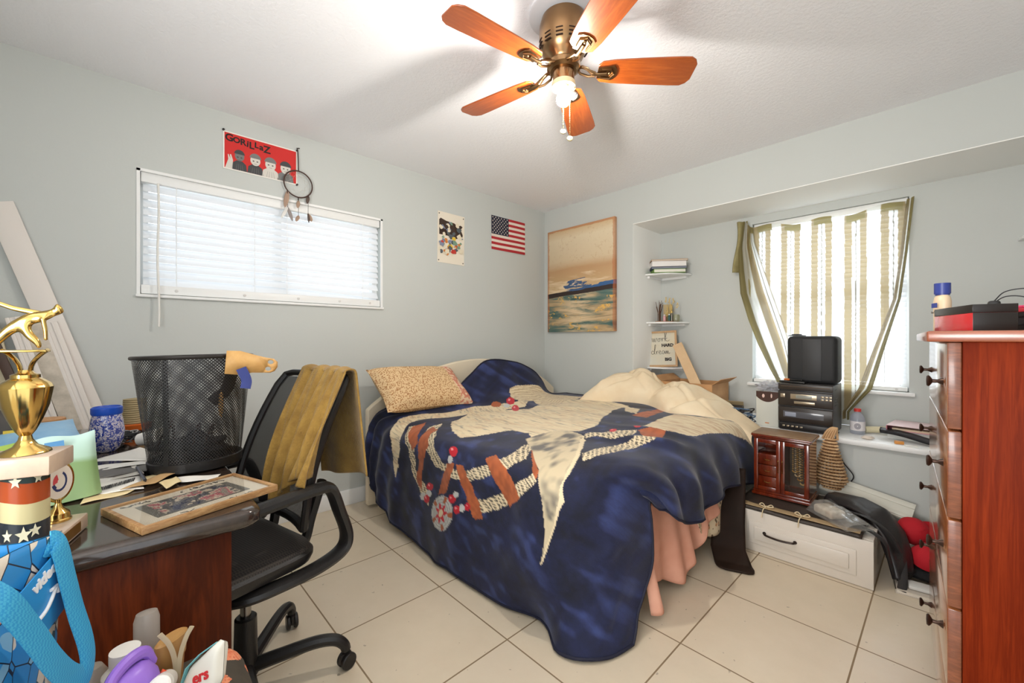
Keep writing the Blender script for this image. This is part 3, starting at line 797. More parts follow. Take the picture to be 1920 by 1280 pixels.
# =============================================================== THINGS ON THE WALLS
def on_left(y, z, x=0.002):     # frame whose local X runs along +y of the left wall, local Y up, local Z into the room
    return Matrix(((0, 0, 1, x), (1, 0, 0, y), (0, 1, 0, z), (0, 0, 0, 1)))
def on_back(x, z, y=-.002):     # local X along +x of the back wall, local Y up, local Z into the room
    return Matrix(((1, 0, 0, x), (0, 0, -1, y), (0, 1, 0, z), (0, 0, 0, 1)))
red = M('poster_red', (206, 40, 36), .6); ink = M('ink_black', (26, 22, 22), .6); g1 = M('print_grey', (120, 120, 118), .6); g2 = M('print_pale', (214, 208, 198), .6)
g3 = M('print_dark', (66, 66, 68), .6); pinm = M('push_pin_dark', (40, 34, 32), .4)
# poster above the window: red field, lettering and four plain grey busts
po = thing('poster', 'small wide red poster with black lettering and four grey busts above the window blind', 'poster')
po.matrix_world = on_left(-2.534, 2.224)
b = B().box(-.195, .195, -.108, .108, 0, .0008); b.mi = 1; b.box(-.188, .188, -.101, .101, .0008, .0011)
def disc(b, x, y, rx, ry, z, n=20, a0=0, a1=360):
    pts = [(x + rx * math.cos(R(a0 + (a1 - a0) * i / n)), y + ry * math.sin(R(a0 + (a1 - a0) * i / n)), z) for i in range(n + (0 if a1 - a0 >= 360 else 1))]
    b.face(pts)
z = .0014
for x, s, body, head, hair in ((-.115, .9, 4, 2, 4), (-.035, 1, 4, 3, 2), (.045, 1.1, 3, 3, 2), (.128, 1.1, 2, 3, 4)):
    b.mi = body; b.face([(x - .042 * s, -.101, z), (x + .042 * s, -.101, z), (x + .036 * s, -.062, z), (x + .016 * s, -.046, z), (x - .016 * s, -.046, z), (x - .036 * s, -.062, z)])
    b.mi = head; disc(b, x, -.022 * s, .026 * s, .030 * s, z + .0002)
    b.mi = hair; disc(b, x, -.012 * s, .030 * s, .032 * s, z + .0004, 16, 5, 175)
    b.mi = 4; disc(b, x - .010 * s, -.026, .005, .0035, z + .0006, 10); disc(b, x + .010 * s, -.026, .005, .0035, z + .0006, 10); b.face([(x - .008, -.043, z + .0006), (x + .008, -.043, z + .0006), (x + .008, -.0415, z + .0006), (x - .008, -.0415, z + .0006)])
    b.mi = 2
    for q in (-.02, -.008, .006, .018): b.face([(x + q * s, -.101, z + .0005), (x + q * s + .0015, -.101, z + .0005), (x + q * s * .7 + .001, -.065, z + .0005), (x + q * s * .7, -.065, z + .0005)])
b.mi = 3; b.face([(-.185, -.101, z), (-.15, -.101, z), (-.147, -.05, z), (-.156, -.02, z), (-.162, -.02, z), (-.160, -.045, z), (-.168, -.022, z), (-.172, -.022, z), (-.170, -.05, z)])
b.obj('sheet', [paper, red, g1, g2, g3], po, ang=0)
b = B(); x = -.182
for ch, sz, dy, adv in (('G', .056, 0, .037), ('O', .044, -.004, .034), ('R', .05, -.006, .030), ('i', .05, -.008, .015), ('L', .054, -.012, .026), ('L', .044, -.002, .024), ('a', .050, -.006, .028), ('Z', .058, -.012, .03)):
    b.text(ch, sz, TR((x + adv * .45, .073 + dy, .0015), rz=random.uniform(-5, 5)), .0002, off=.0016); x += adv
b.obj('lettering', ink, po, ang=0)
for x, y in ((-.193, .110), (.193, .110), (.193, -.106)):
    B().lathe([(0, 0), (.006, 0), (.004, .004), (.006, .009), (0, .010)], 10, TR((x, y, 0))).obj('push_pin', pinm, po)
# comic style sheet
po2 = thing('poster', 'tall white paper print with a dark arch and crowded coloured shapes beside the flag', 'poster'); po2.matrix_world = on_left(-1.158, 1.973)
po2.matrix_world = po2.matrix_world @ Matrix.Rotation(R(-.6), 4, 'Z')
b = B().box(-.134, .134, -.208, .208, 0, .0008); z = .0011
pal = [M('p%d' % i if 0 else n_, c, .6) for i, (n_, c) in enumerate((('print_brown', (62, 44, 34)), ('print_blue_grey', (128, 136, 160)), ('print_yellow', (226, 190, 60)), ('print_orange', (206, 128, 60)), ('print_red', (196, 60, 48)), ('print_green', (120, 150, 128)), ('print_cream', (228, 216, 190)), ('print_slate', (84, 92, 96))))]
b.mi = 1; b.face([(-.118, .02, z), (.112, .02, z), (.118, .05, z), (.09, .10, z), (.03, .135, z), (-.05, .14, z), (-.105, .155, z), (-.12, .14, z)])
rr = random.Random(5)
for i in range(70):
    y = rr.uniform(-.135, .13); x = rr.uniform(-.11, .11)
    if y > .04 and x > .10: continue
    s = rr.uniform(.010, .030); k = rr.choice([2, 2, 6, 7, 8, 1] if y > .02 else [3, 4, 5, 7, 7, 6, 8, 2, 3])
    b.mi = k; n_ = rr.randint(5, 9); a = rr.random() * 6
    b.face([(x + s * rr.uniform(.5, 1.2) * math.cos(a + 2 * math.pi * q / n_), y + s * rr.uniform(.5, 1.0) * math.sin(a + 2 * math.pi * q / n_), z + .00015 * (i + 1)) for q in range(n_)])
b.obj('sheet', [M('poster_paper', (232, 222, 204), .8)] + pal, po2, ang=0)
for x, y in ((-.12, .19), (.122, .19), (.122, -.19), (-.122, -.19)):
    B().lathe([(0, 0), (.005, 0), (.004, .003), (0, .004)], 10, TR((x, y, .001))).obj('push_pin', pinm, po2)
# flag
fl = thing('flag', 'small American flag pinned flat on the left wall near the corner', 'flag'); fl.matrix_world = on_left(-.505, 2.112) @ Matrix.Rotation(R(.4), 4, 'Z')
W_, H_ = .43, .308; b = B()
def fz(x): return .003 + .003 * math.sin(x * 14)
def fstrip(x0, x1, y0, y1, dz=0, nn=14):
    for i in range(nn):
        a = x0 + (x1 - x0) * i / nn; c = x0 + (x1 - x0) * (i + 1) / nn
        b.face([(a, y0, fz(a) + dz), (c, y0, fz(c) + dz), (c, y1, fz(c) + dz), (a, y1, fz(a) + dz)])
for i in range(13):
    b.mi = 0 if i % 2 == 0 else 1; y1 = H_ / 2 - i * H_ / 13
    fstrip(-W_ / 2, W_ / 2, y1 - H_ / 13, y1)
b.mi = 2; fstrip(-W_ / 2, -W_ / 2 + .212, H_ / 2 - H_ * 7 / 13, H_ / 2, .0006)
b.mi = 1
for r_ in range(9):
    for c_ in range(6 if r_ % 2 == 0 else 5):
        x = -W_ / 2 + .018 + c_ * .0352 + (0 if r_ % 2 == 0 else .0176); y = H_ / 2 - .014 - r_ * .0172
        b.face([(x + (.0085 if q % 2 == 0 else .0036) * math.sin(q * math.pi / 5), y + (.0085 if q % 2 == 0 else .0036) * math.cos(q * math.pi / 5), fz(x) + .0012) for q in range(10)])
b.obj('cloth', [M('flag_red', (176, 44, 50), .8), M('flag_white', (230, 216, 204), .8), M('flag_navy', (36, 38, 56), .8)], fl, ang=0)
# dream catcher, hung from a nail at the poster's corner
dc = thing('dream_catcher', 'dream catcher with a thin brown hoop and feathers hanging before the window blind', 'dream catcher', (.022, -2.338, 2.118))
B().tube([(0, .083 * math.cos(t * math.pi / 16), .083 * math.sin(t * math.pi / 16)) for t in range(32)], .0042, 8, closed=True).obj('hoop', M('hoop_brown', (72, 50, 42), .7), dc)
b = B()
pr_ = [(0, .080 * math.cos(2 * math.pi * i / 9), .080 * math.sin(2 * math.pi * i / 9)) for i in range(9)]
for ring in range(3):
    nx_ = []
    for i in range(9):
        a = Vector(pr_[i]); c = Vector(pr_[(i + 1) % 9]); m_ = (a + c) * .5 * .84
        b.tube([a, m_, c], .0005, 4); nx_.append(tuple(m_))
    pr_ = nx_
b.obj('web', M('web_thread', (190, 184, 172), .8), dc)
cd = M('cord_dark', (48, 34, 30), .8)
b = B().tube([(-.002, .002, .083), (-.006, .002, .15), (-.010, -.001, .218)], .003, 6); b.tube([(-.010, -.001, .218), (-.010, -.006, .228), (-.010, .010, .232)], .0035, 6)
b.obj('hanging_cord', cd, dc)
fm = [M('feather_tan', (170, 142, 122), .8), M('feather_grey', (150, 140, 136), .8), M('feather_dark', (92, 76, 68), .8), M('feather_white', (226, 222, 216), .8)]
def feather(b, p, l, wd, sway=0, tw=0):
    def f(u, v):
        s = math.sin(math.pi * min(1, .04 + u * .96)) ** .6 * wd * (v - .5) * (1 if u < .95 else .5)
        return (p[0] + .003 * math.sin(u * 3) + s * math.sin(tw), p[1] + sway * u + s * math.cos(tw), p[2] - l * u)
    b.grid(f, 10, 4)
for y0, z0, ln, fs in ((-.062, -.056, .115, ((0, .11, .03, -.015, 0), (.03, .05, .02, -.01, 2), (.10, .085, .022, .028, 1), (.10, .08, .022, -.035, 3))), (.0, -.083, .12, ((.02, .05, .022, -.004, 0), (.115, .04, .024, -.012, 0))), (.058, -.058, .125, ((0, .055, .022, -.006, 2), (.115, .05, .024, .02, 0), (.115, .06, .014, .004, 2), (.112, .045, .02, .026, 3)))):
    st_ = B().tube([(0, y0, z0), (.002, y0, z0 - ln * .5), (0, y0, z0 - ln)], .0013, 5).obj('bead_string', cd, dc)
    bd = B()
    for q in (.004, .014): bd.ball((0, y0, z0 - q), .0045, nu=10, nv=6)
    bd.obj('bead', cd, st_)
    for off, l, wd_, sw, k in fs:
        b = B(); feather(b, (0, y0, z0 - off), l, wd_, sw, .5); b.obj('feather', fm[k], st_, solid=.0006)
# canvas
cv_m, n, p = new_mat('painted_canvas')
v = n.coord('Object'); sx = n.add('ShaderNodeSeparateXYZ', ins={0: v})
zz = n.math('ADD', sx.outputs[2], .5)     # 0 bottom .. 1 top
hz_ = n.coord('Object', scale=(1.6, 1, 14)); hz2 = n.coord('Object', scale=(3, 1, 30))
nz1 = n.noise(hz_, 1.0, 5, .65, .5); nz2 = n.noise(hz2, 1.3, 4, .6); nb = n.noise(v, 5, 5, .7); nfine = n.noise(v, 30, 4, .7)
wob = n.math('ADD', zz, n.math('MULTIPLY', n.math('SUBTRACT', nz1, .5), .06))
sky = n.ramp(wob, [(.38, rgb((206, 176, 132))), (.50, rgb((196, 160, 116))), (.60, rgb((190, 150, 108))), (.68, rgb((212, 190, 156))), (.9, rgb((224, 206, 174))), (1, rgb((206, 172, 126)))])
sky = n.mix(n.math('MULTIPLY', n.math('GREATER_THAN', nfine, .6), .35), sky, rgb((190, 156, 118)))
sky = n.mix(n.math('MULTIPLY', n.math('LESS_THAN', wob, .56), n.ramp(nz1, [(.5, (0, 0, 0, 1)), (.62, (1, 1, 1, 1))])), sky, rgb((230, 206, 170)))
water = n.ramp(nz1, [(.30, rgb((40, 74, 74))), (.42, rgb((84, 112, 104))), (.52, rgb((176, 150, 112))), (.62, rgb((206, 178, 138))), (.75, rgb((120, 104, 74)))])
cx_ = n.math('ABSOLUTE', n.math('ADD', sx.outputs[0], .02))
glim = n.math('MULTIPLY', n.ramp(n.math('ADD', cx_, n.math('MULTIPLY', nz2, .3)), [(.22, (1, 1, 1, 1)), (.42, (0, 0, 0, 1))]), n.ramp(n.math('ADD', n.math('MULTIPLY', nz1, .4), n.math('MULTIPLY', nz2, .6)), [(.42, (0, 0, 0, 1)), (.56, (1, 1, 1, 1))]))
water = n.mix(glim, water, rgb((224, 200, 162)))
gl = n.math('MULTIPLY', n.math('GREATER_THAN', nfine, .55), n.math('GREATER_THAN', n.noise(n.coord('Object', scale=(1, 1, 2.6)), 3.6, 2), .53))
water = n.mix(gl, water, rgb((226, 178, 92)))
tilt_z = n.math('SUBTRACT', zz, n.math('MULTIPLY', sx.outputs[0], .05))
zw = n.math('ADD', tilt_z, n.math('MULTIPLY', n.math('SUBTRACT', nz2, .5), .02))
col = n.mix(n.math('GREATER_THAN', zw, .375), water, sky)
col = n.mix(n.math('MULTIPLY', n.math('GREATER_THAN', zw, .355), n.math('LESS_THAN', zw, .395)), col, rgb((48, 34, 30)))
blue = n.math('MULTIPLY', n.math('MULTIPLY', n.math('GREATER_THAN', zw, .395), n.math('LESS_THAN', zw, n.math('ADD', .408, n.math('MULTIPLY', n.math('ADD', n.math('MULTIPLY', sx.outputs[0], .5), n.math('SUBTRACT', nz1, .45)), .11)))), n.math('GREATER_THAN', sx.outputs[0], -.10))
col = n.mix(blue, col, rgb((52, 92, 140)))
sp_ = n.math('MULTIPLY', n.math('LESS_THAN', n.math('ABSOLUTE', n.math('ADD', sx.outputs[0], n.math('MULTIPLY', n.math('SUBTRACT', nz1, .5), .9))), .05), n.math('MULTIPLY', n.math('GREATER_THAN', zw, .39), n.math('LESS_THAN', zw, .50)))
col = n.mix(sp_, col, rgb((60, 88, 126)))
edge_ = n.math('MAXIMUM', n.math('GREATER_THAN', n.math('ADD', n.math('ABSOLUTE', sx.outputs[0]), n.math('MULTIPLY', nb, .06)), .40), n.math('GREATER_THAN', n.math('ADD', zz, n.math('MULTIPLY', nb, .04)), 1.0))
col = n.mix(n.math('MULTIPLY', edge_, .55), col, rgb((178, 96, 44)))
n.l.new(col, p.inputs['Base Color']); p.inputs['Roughness'].default_value = .45
n.l.new(n.bump(nfine, .25, .003), p.inputs['Normal'])
pa = B().box(-.388, .388, -.018, .018, -.5, .5, .003).obj('canvas_painting', cv_m)
pa.location = (.465, -.020, 1.709)
tag(pa, 'tall canvas painting of a tan sky over teal water hung by the corner', 'painting')

# =============================================================== ALCOVE SHELVES
def corner_shelf(loc, rz, r, label):
    t = thing('corner_shelf', label, 'shelf', loc, rz, 'white quarter round corner shelves')
    def qp(r_, n_=20): return [(0, 0)] + [(r_ * math.cos(math.pi / 2 * i / n_), -r_ * math.sin(math.pi / 2 * i / n_)) for i in range(n_ + 1)]
    B().prism(qp(r), -.014, 0).obj('shelf_board', white_paint, t, bevel=.003)
    b = B()
    b.prism([(0, 0), (r * .86, 0), (r * .84, -.018), (.02, -.018), (.018, -r * .84), (0, -r * .86)], -.034, -.0145)
    b.obj('bracket_rail', white_paint, t)
    return t
SZ = (1.712, 1.290, .893)
corner_shelf((AX0 + .001, AY - .001, SZ[0]), 0, .29, 'highest white corner shelf left of the alcove, holding a stack of books')
corner_shelf((AX0 + .001, AY - .001, SZ[1]), 0, .27, 'middle white corner shelf left of the alcove, holding a tray of small bottles')
corner_shelf((AX0 + .001, AY - .001, SZ[2]), 0, .25, 'lowest white corner shelf left of the alcove, holding the framed saying')
corner_shelf((RX - .001, AY - .001, 1.70), -90, .35, 'white corner shelf tip above the red dresser at the right end of the alcove')
def book(name, label, loc, rz, w_, d_, h_, cover, pages=(232, 226, 212), group='books stacked on the top corner shelf'):
    """spine along -x"""
    t = thing(name, label, 'book', loc, rz, group)
    b = B().box(-w_ / 2, w_ / 2, -d_ / 2, d_ / 2, 0, .003).box(-w_ / 2, w_ / 2, -d_ / 2, d_ / 2, h_ - .003, h_).box(-w_ / 2, -w_ / 2 + .003, -d_ / 2, d_ / 2, 0, h_)
    b.obj('cover', M('cover_%d_%d_%d' % cover, cover, .5), t, ang=0)
    b = B().box(-w_ / 2 + .004, w_ / 2 - .004, -d_ / 2 + .004, d_ / 2 - .004, .0031, h_ - .0031)
    b.obj('pages', M('pages_%d_%d_%d' % pages, pages, .9, bump=(200, .3)), t, ang=0)
    return t
z = SZ[0]
for lab, dx, dy, rz, w_, d_, h_, cov, pg in (
    ('green paperback at the bottom of the stack on the highest corner shelf', .0, 0, 38, .20, .155, .026, (120, 158, 70), (236, 232, 220)),
    ('dark blue book second from the bottom of the shelf stack', -.005, .005, 35, .22, .165, .016, (58, 70, 92), (140, 142, 150)),
    ('thick white book with a red stripe below the top notebook', -.004, .0, 37, .215, .165, .038, (232, 226, 222), (238, 234, 230)),
    ('thin tan notebook on top of the shelf stack', .0, .004, 34, .225, .172, .012, (170, 140, 112), (226, 214, 196))):
    book('book', lab, (1.150 + dx, .335 + dy, z + .0005), rz, w_ * 1.32, d_ * 1.15, h_ * 1.2, cov, pg)
    z += h_ * 1.2 + .001
# middle shelf
sm_wood = wood('tray_wood', (170, 116, 66), (128, 82, 44), (2, 12, 12), .5, .1)
t = B().box(-.095, .095, -.06, .06, 0, .006, .002).obj('tray', sm_wood); place(t, (1.128, .36, SZ[1] + .001), 30)
tag(t, 'small brown wooden tray under the bottles on the middle corner shelf', 'tray')
zt = SZ[1] + .0078
tw = thing('twig_bundle', 'bundle of dark brown twigs standing on the middle corner shelf', 'twigs', (1.052, .375, zt))
rr = random.Random(3)
for i in range(9):
    a = rr.uniform(0, 6.28); s = rr.uniform(.004, .012); l = rr.uniform(.13, .20)
    B().tube([(s * math.cos(a), s * math.sin(a), 0), (s * 1.1 * math.cos(a + .3), s * math.sin(a + .3), l * .5), (s * 3 * math.cos(a + .2), s * 3 * math.sin(a + .2), l)], .0035, 6, r2=.002).obj('twig', M('twig_brown', (92, 60, 40), .8), tw)
c = B().box(-.04, .04, -.002, .002, 0, .155, .001).obj('card', M('card_tan', (190, 168, 126), .7)); place(c, (1.118, .418, zt), 0, (R(-8), 0, R(40)))
tag(c, 'tan card propped up behind the dried flowers on the middle corner shelf', 'card')
df = thing('dried_flowers', 'pale yellow dried flowers standing among the bottles on the corner shelf', 'dried flowers', (1.150, .375, zt))
for i in range(16):
    a = rr.uniform(0, 6.28); s = rr.uniform(.004, .03); l = rr.uniform(.07, .22) if i < 10 else rr.uniform(.05, .1); e = (s * 1.6 * math.cos(a) + (.03 if i < 4 else 0), s * 1.3 * math.sin(a), l)
    b = B().tube([(0, 0, 0), (e[0] * .5, e[1] * .5, l * .5), e], .0012, 5)
    for q in range(6): b.ball((e[0] + rr.uniform(-.006, .006), e[1] + rr.uniform(-.006, .006), e[2] - q * .008), .0055, nu=7, nv=5)
    b.obj('flower_stem', M('dried_yellow', (214, 186, 120), .8), df)
def vial(label, loc, r, h, cm, capm, name='small_bottle', caph=.18):
    t = thing(name, label, 'bottle', loc)
    B().lathe([(0, 0), (r, 0), (r, h * .72), (r * .55, h * .82), (r * .55, h * .86), (0, h * .86)], 16).obj('bottle_body', cm, t)
    B().lathe([(0, h * (1 - caph)), (r * .68, h * (1 - caph)), (r * .66, h), (0, h)], 16).obj('cap', capm, t)
    return t
vial('dark green little bottle on the middle corner shelf', (1.168, .328, zt), .011, .062, M('green_glass', (24, 74, 66), .15), chrome)
vial('tall silver grey tube bottle on the middle corner shelf', (1.186, .338, zt), .011, .085, M('tube_grey', (120, 116, 108), .3, .6), gold)
vial('pink and white little bottle on the middle corner shelf', (1.128, .322, zt), .012, .058, M('pinkish', (214, 160, 160), .4), M('white_cap', (226, 222, 214), .4))
jr = B().lathe([(0, 0), (.024, 0), (.027, .01), (.027, .05), (.022, .062), (.020, .058), (.025, .048), (.025, .012), (0, .004)], 20, star=lambda a: 1 + .05 * math.cos(8 * a)).obj('glass_jar', thin('jar_glass', (226, 226, 206), body=.35)); place(jr, (1.222, .352, SZ[1] + .001))
tag(jr, 'little clear faceted glass jar at the right end of the middle corner shelf', 'jar')
# framed saying
sg = thing('framed_sign', 'tan framed sign reading work HARD dream BIG leaning on the lowest corner shelf', 'sign', (1.107, .318, SZ[2] + .001), rot=(R(-7), R(-3), R(17)))
W_, H_ = .262, .318
tan_w = wood('frame_pine', (204, 164, 112), (178, 136, 88), (6, 6, 1.4), .5, .1)
b = B().box(-W_ / 2, -W_ / 2 + .016, -.01, .01, 0, H_).box(W_ / 2 - .016, W_ / 2, -.01, .01, 0, H_).box(-W_ / 2 + .016, W_ / 2 - .016, -.01, .01, 0, .016).box(-W_ / 2 + .016, W_ / 2 - .016, -.01, .01, H_ - .016, H_)
b.obj('frame', tan_w, sg)
B().box(-W_ / 2 + .016, W_ / 2 - .016, .0, .005, .016, H_ - .016).obj('board', M('sign_board', (204, 204, 192), .6, var=((222, 204, 168), 3)), sg)
upz = Matrix(((1, 0, 0, 0), (0, 0, -1, 0), (0, 1, 0, 0), (0, 0, 0, 1)))
b = B()
b.text('HARD', .036, Matrix.Translation((.052, -.0012, .190)) @ upz, .0006, off=.0022)
b.text('BIG', .036, Matrix.Translation((.055, -.0012, .065)) @ upz, .0006, off=.0022)
def script(b, strokes, x0, z0, s, r=.0016):
    for st_ in strokes: b.tube(spline([(x0 + x * s, -.0015, z0 + y * s) for x, y in st_], 5), r, 5, flat=.5, up=(0, 1, 0))
script(b, [[(0, .55), (.12, .75), (.2, .2), (.38, .1), (.5, .75), (.55, .2), (.75, .1), (.9, .75), (1.05, .6)], [(1.55, .7), (1.25, .6), (1.2, .2), (1.45, .1), (1.65, .4), (1.5, .72), (1.85, .6)], [(1.95, .75), (2.0, .1), (2.05, .6), (2.25, .75), (2.4, .6)], [(2.55, 1.9), (2.55, .1)], [(2.5, .5), (2.85, 1.7), (2.6, 1.9), (2.62, .5)], [(2.95, .75), (2.6, .45), (3.0, .1), (3.4, .35)]], -.082, .222, .045)
script(b, [[(.55, .6), (.2, .7), (.05, .3), (.3, .05), (.55, .4), (.85, 1.7), (.7, 1.75), (.6, .3), (.8, .1)], [(.95, .7), (1.0, .1), (1.05, .55), (1.3, .7)], [(1.4, .4), (1.75, .5), (1.6, .75), (1.4, .4), (1.6, .1), (1.9, .2)], [(2.4, .65), (2.1, .7), (2.0, .25), (2.25, .1), (2.42, .6), (2.45, .1)], [(2.6, .7), (2.65, .1), (2.8, .7), (2.9, .1), (3.05, .7), (3.15, .1), (3.4, .3)]], -.088, .110, .047)
b.obj('lettering', M('sign_ink', (44, 36, 34), .6), sg)
# cardboard
card = M('cardboard', (196, 150, 104), .85, var=((182, 136, 92), 8)); card2 = M('cardboard_pale', (222, 190, 150), .8, var=((210, 176, 136), 6))
bx = thing('cardboard_box', 'open brown cardboard box on the alcove ledge behind the cream comforter', 'box', (1.42, .255, LEDGE + .001))
b = B()
wx_, wy_, hz_b = .20, .17, .245
b.box(-wx_, wx_, -wy_, wy_, 0, .004).box(-wx_, wx_, -wy_, -wy_ + .004, .004, hz_b).box(-wx_, wx_, wy_ - .004, wy_, .004, hz_b).box(-wx_, -wx_ + .004, -wy_ + .004, wy_ - .004, .004, hz_b).box(wx_ - .004, wx_, -wy_ + .004, wy_ - .004, .004, hz_b)
b.obj('box_body', card, bx, ang=0)
for s in (-1, 1):
    B().box(0, .075, -wy_, wy_, -.002, .002, mat=TR((s * wx_, 0, hz_b), ry=-35 if s > 0 else -145)).obj('flap', card, bx, ang=0)
lb = B().box(-.038, .038, -.038, .038, 0, .60, .002).box(-.0385, .0385, -.0385, .0385, .275, .2775).obj('carton', card2)
lb.matrix_world = Matrix.Translation((1.555, .18, LEDGE + .030)) @ Matrix.Rotation(R(-30), 4, 'Y') @ Matrix.Rotation(R(-11), 4, 'X') @ Matrix.Rotation(R(20), 4, 'Z')
tag(lb, 'long slim tan carton leaning in the brown cardboard box below the corner shelves', 'box')

# =============================================================== CURTAIN over the alcove window
cur_m, n, p = new_mat('sheer_stripes')
a = n.add('ShaderNodeVertexColor', layer_name='print')
p.inputs['Roughness'].default_value = .8
n.l.new(a.outputs[0], p.inputs['Base Color'])
tl = n.add('ShaderNodeBsdfTranslucent'); n.l.new(a.outputs[0], tl.inputs[0])
tp = n.add('ShaderNodeBsdfTransparent')
m1 = n.add('ShaderNodeMixShader', ins={0: .5, 1: p.outputs[0], 2: tl.outputs[0]})
m2 = n.add('ShaderNodeMixShader', ins={0: n.math('SUBTRACT', 1.0, a.outputs[1]), 1: m1.outputs[0], 2: tp.outputs[0]})
n.l.new(m2.outputs[0], n.n['Material Output'].inputs[0])
CWH = L3((240, 240, 232)); COL_ = L3((170, 150, 108)); CDK = L3((120, 108, 84)); CHEM = L3((150, 138, 92))
NU, NV = 240, 120
U, V = np.meshgrid(np.linspace(0, 1, NU), np.linspace(0, 1, NV), indexing='ij')
ztop = 2.068 - .034 * U - .055 * np.sin(np.pi * U) + .012 * np.sin(U * 25) * (U < .9)
zbot = .66 - .05 * U + .0
Zc = ztop + (zbot - ztop) * V
def ip(z, pts):
    q = sorted(pts); return np.interp(z, [a_ for a_, _ in q], [b_ for _, b_ in q])
Lx = ip(Zc, [(2.06, 1.725), (1.86, 1.695), (1.68, 1.700), (1.5, 1.715), (1.29, 1.775), (1.1, 1.845), (.92, 1.925), (.73, 2.02), (.60, 2.06)])
Ax = ip(Zc, [(2.06, 1.785), (1.9, 1.80), (1.68, 1.865), (1.5, 1.92), (1.29, 1.985), (1.12, 2.035), (.8, 2.09), (.60, 2.10)])
Bx = ip(Zc, [(2.06, 2.665), (1.7, 2.635), (1.4, 2.60), (1.06, 2.50), (.81, 2.43), (.66, 2.36)])
Rx = ip(Zc, [(2.06, 2.700), (1.7, 2.668), (1.4, 2.637), (1.06, 2.556), (.81, 2.500), (.66, 2.395)])
X = np.where(U < .22, Lx + (Ax - Lx) * U / .22, np.where(U < .9, Ax + (Bx - Ax) * (U - .22) / .68, Bx + (Rx - Bx) * (U - .9) / .1))
Yc = np.where(U < .22, .452 - .030 * np.sin(U / .22 * np.pi * 5) * (.25 + .75 * V) - .02 * (1 - U / .22) - .05 * V * (1 - U / .22), np.where(U < .9, .462 + .004 * np.sin(X * 22), .452 - .028 * np.sin((U - .9) / .1 * np.pi * 3) * (.2 + .8 * V)))
Yc = Yc - .10 * sm(V, .80, 1.0) * (U > .9) - .02 * V
# bottom tails lie towards the ledge
Xs = np.where(U < .22, 1.70 + U * .80, np.where(U < .9, X, 2.62 + (U - .9) * .9))
ph = np.mod(Xs - 1.735, .187) / .187
cc = np.where(((ph > .30) & (ph < .52)) | ((ph > .74) & (ph < .94)), 1., 0.)
line = ((ph > .615) & (ph < .645)).astype(float)
al = np.where(cc > 0, .92, .66); al = np.where(line > 0, .9, al)
Cc = CWH * (1 - cc[..., None]) + COL_ * cc[..., None]
Cc = Cc * (1 - line[..., None]) + CDK * line[..., None]
hem = ((V < .035) & (np.mod(Xs * 11, 2) < 1.1)) | ((U > .962)) | ((U < .05))
Cc = np.where(hem[..., None], CHEM, Cc); al = np.where(hem, .97, al)
vs = np.stack([X, Yc, Zc], -1).reshape(-1, 3)
ii = np.arange(NU * NV).reshape(NU, NV)
fs = np.stack([ii[:-1, :-1], ii[1:, :-1], ii[1:, 1:], ii[:-1, 1:]], -1).reshape(-1, 4)
me = bpy.data.meshes.new('curtain'); me.from_pydata(vs.tolist(), [], fs.tolist()); me.materials.append(cur_m); me.polygons.foreach_set('use_smooth', [True] * len(fs)); me.update()
cu = bpy.data.objects.new('curtain', me); COL.objects.link(cu)
aa = me.color_attributes.new('print', 'FLOAT_COLOR', 'POINT'); aa.data.foreach_set('color', np.concatenate([Cc.reshape(-1, 3), al.reshape(-1, 1)], 1).astype(np.float32).ravel())
tag(cu, 'sheer olive and white striped curtain pinned by its two corners over the alcove window', 'curtain')
fold_m = M('olive_hem', (158, 148, 104), .85, var=((136, 126, 84), 12))
def foldf(u, v):   # turned-over top left corner of the curtain
    z = 2.072 - v * .40 - .36 * max(0, u - .45) / .55 * v; x = 1.655 + u * .100 + .010 * v + .012 * math.sin(v * 5) + .06 * max(0, u - .45) * v; y = .425 - .018 * math.sin(u * 7 + v) + .022 * u
    return (x + (1 - v) * .028 * (1 - u), y, z)
B().grid(foldf, 16, 30).obj('turned_corner', fold_m, cu, solid=.002, ang=80)

# =============================================================== DESK
desk_wood = wood('desk_wood', (100, 42, 14), (66, 24, 6), (9, 9, 1.0), .45, .0, 2.2)
desk_wood.node_tree.nodes['Principled BSDF'].inputs['Specular IOR Level'].default_value = .15
desk_top_m = M('desk_top_gloss', (58, 46, 38), .13, coat=.5, var=((44, 36, 31), 30))
desk = thing('desk', 'dark wood desk with a glossy black rounded top at the left edge of the room', 'desk', (.95, -3.2, 0))
b = B()
pr_ = [(0, -.02), (.012, -.019), (.02, -.010), (.02, .010), (.012, .019), (0, .02)]
outline = []
for cx_, cy_, a0 in ((.73, .26, 0), (-.73, .26, 90), (-.73, -.28, 180), (.73, -.28, 270)):
    for i in range(9): outline.append((cx_, cy_, R(a0 + i * 11.25)))
vs = []; k = len(pr_)
for cx_, cy_, a in outline:
    for o_, z in pr_: vs.append((cx_ + (.02 + o_) * math.cos(a), cy_ + (.02 + o_) * math.sin(a), .719 + z))
nn = len(outline)
fs = [(i * k + t, ((i + 1) % nn) * k + t, ((i + 1) % nn) * k + t + 1, i * k + t + 1) for i in range(nn) for t in range(k - 1)]
fs += [tuple(i * k for i in range(nn))[::-1], tuple(i * k + k - 1 for i in range(nn))]
b._add(vs, fs); b.obj('desktop', desk_top_m, desk, ang=50)
B().box(.690, .715, -.27, .245, .0, .699, .002).obj('side_panel', desk_wood, desk)
B().box(-.69, -.35, -.27, .24, .03, .699, .002).obj('pedestal', desk_wood, desk)
B().box(-.35, .690, -.25, -.232, .25, .699, .001).obj('modesty_panel', desk_wood, desk)
DT = .7395
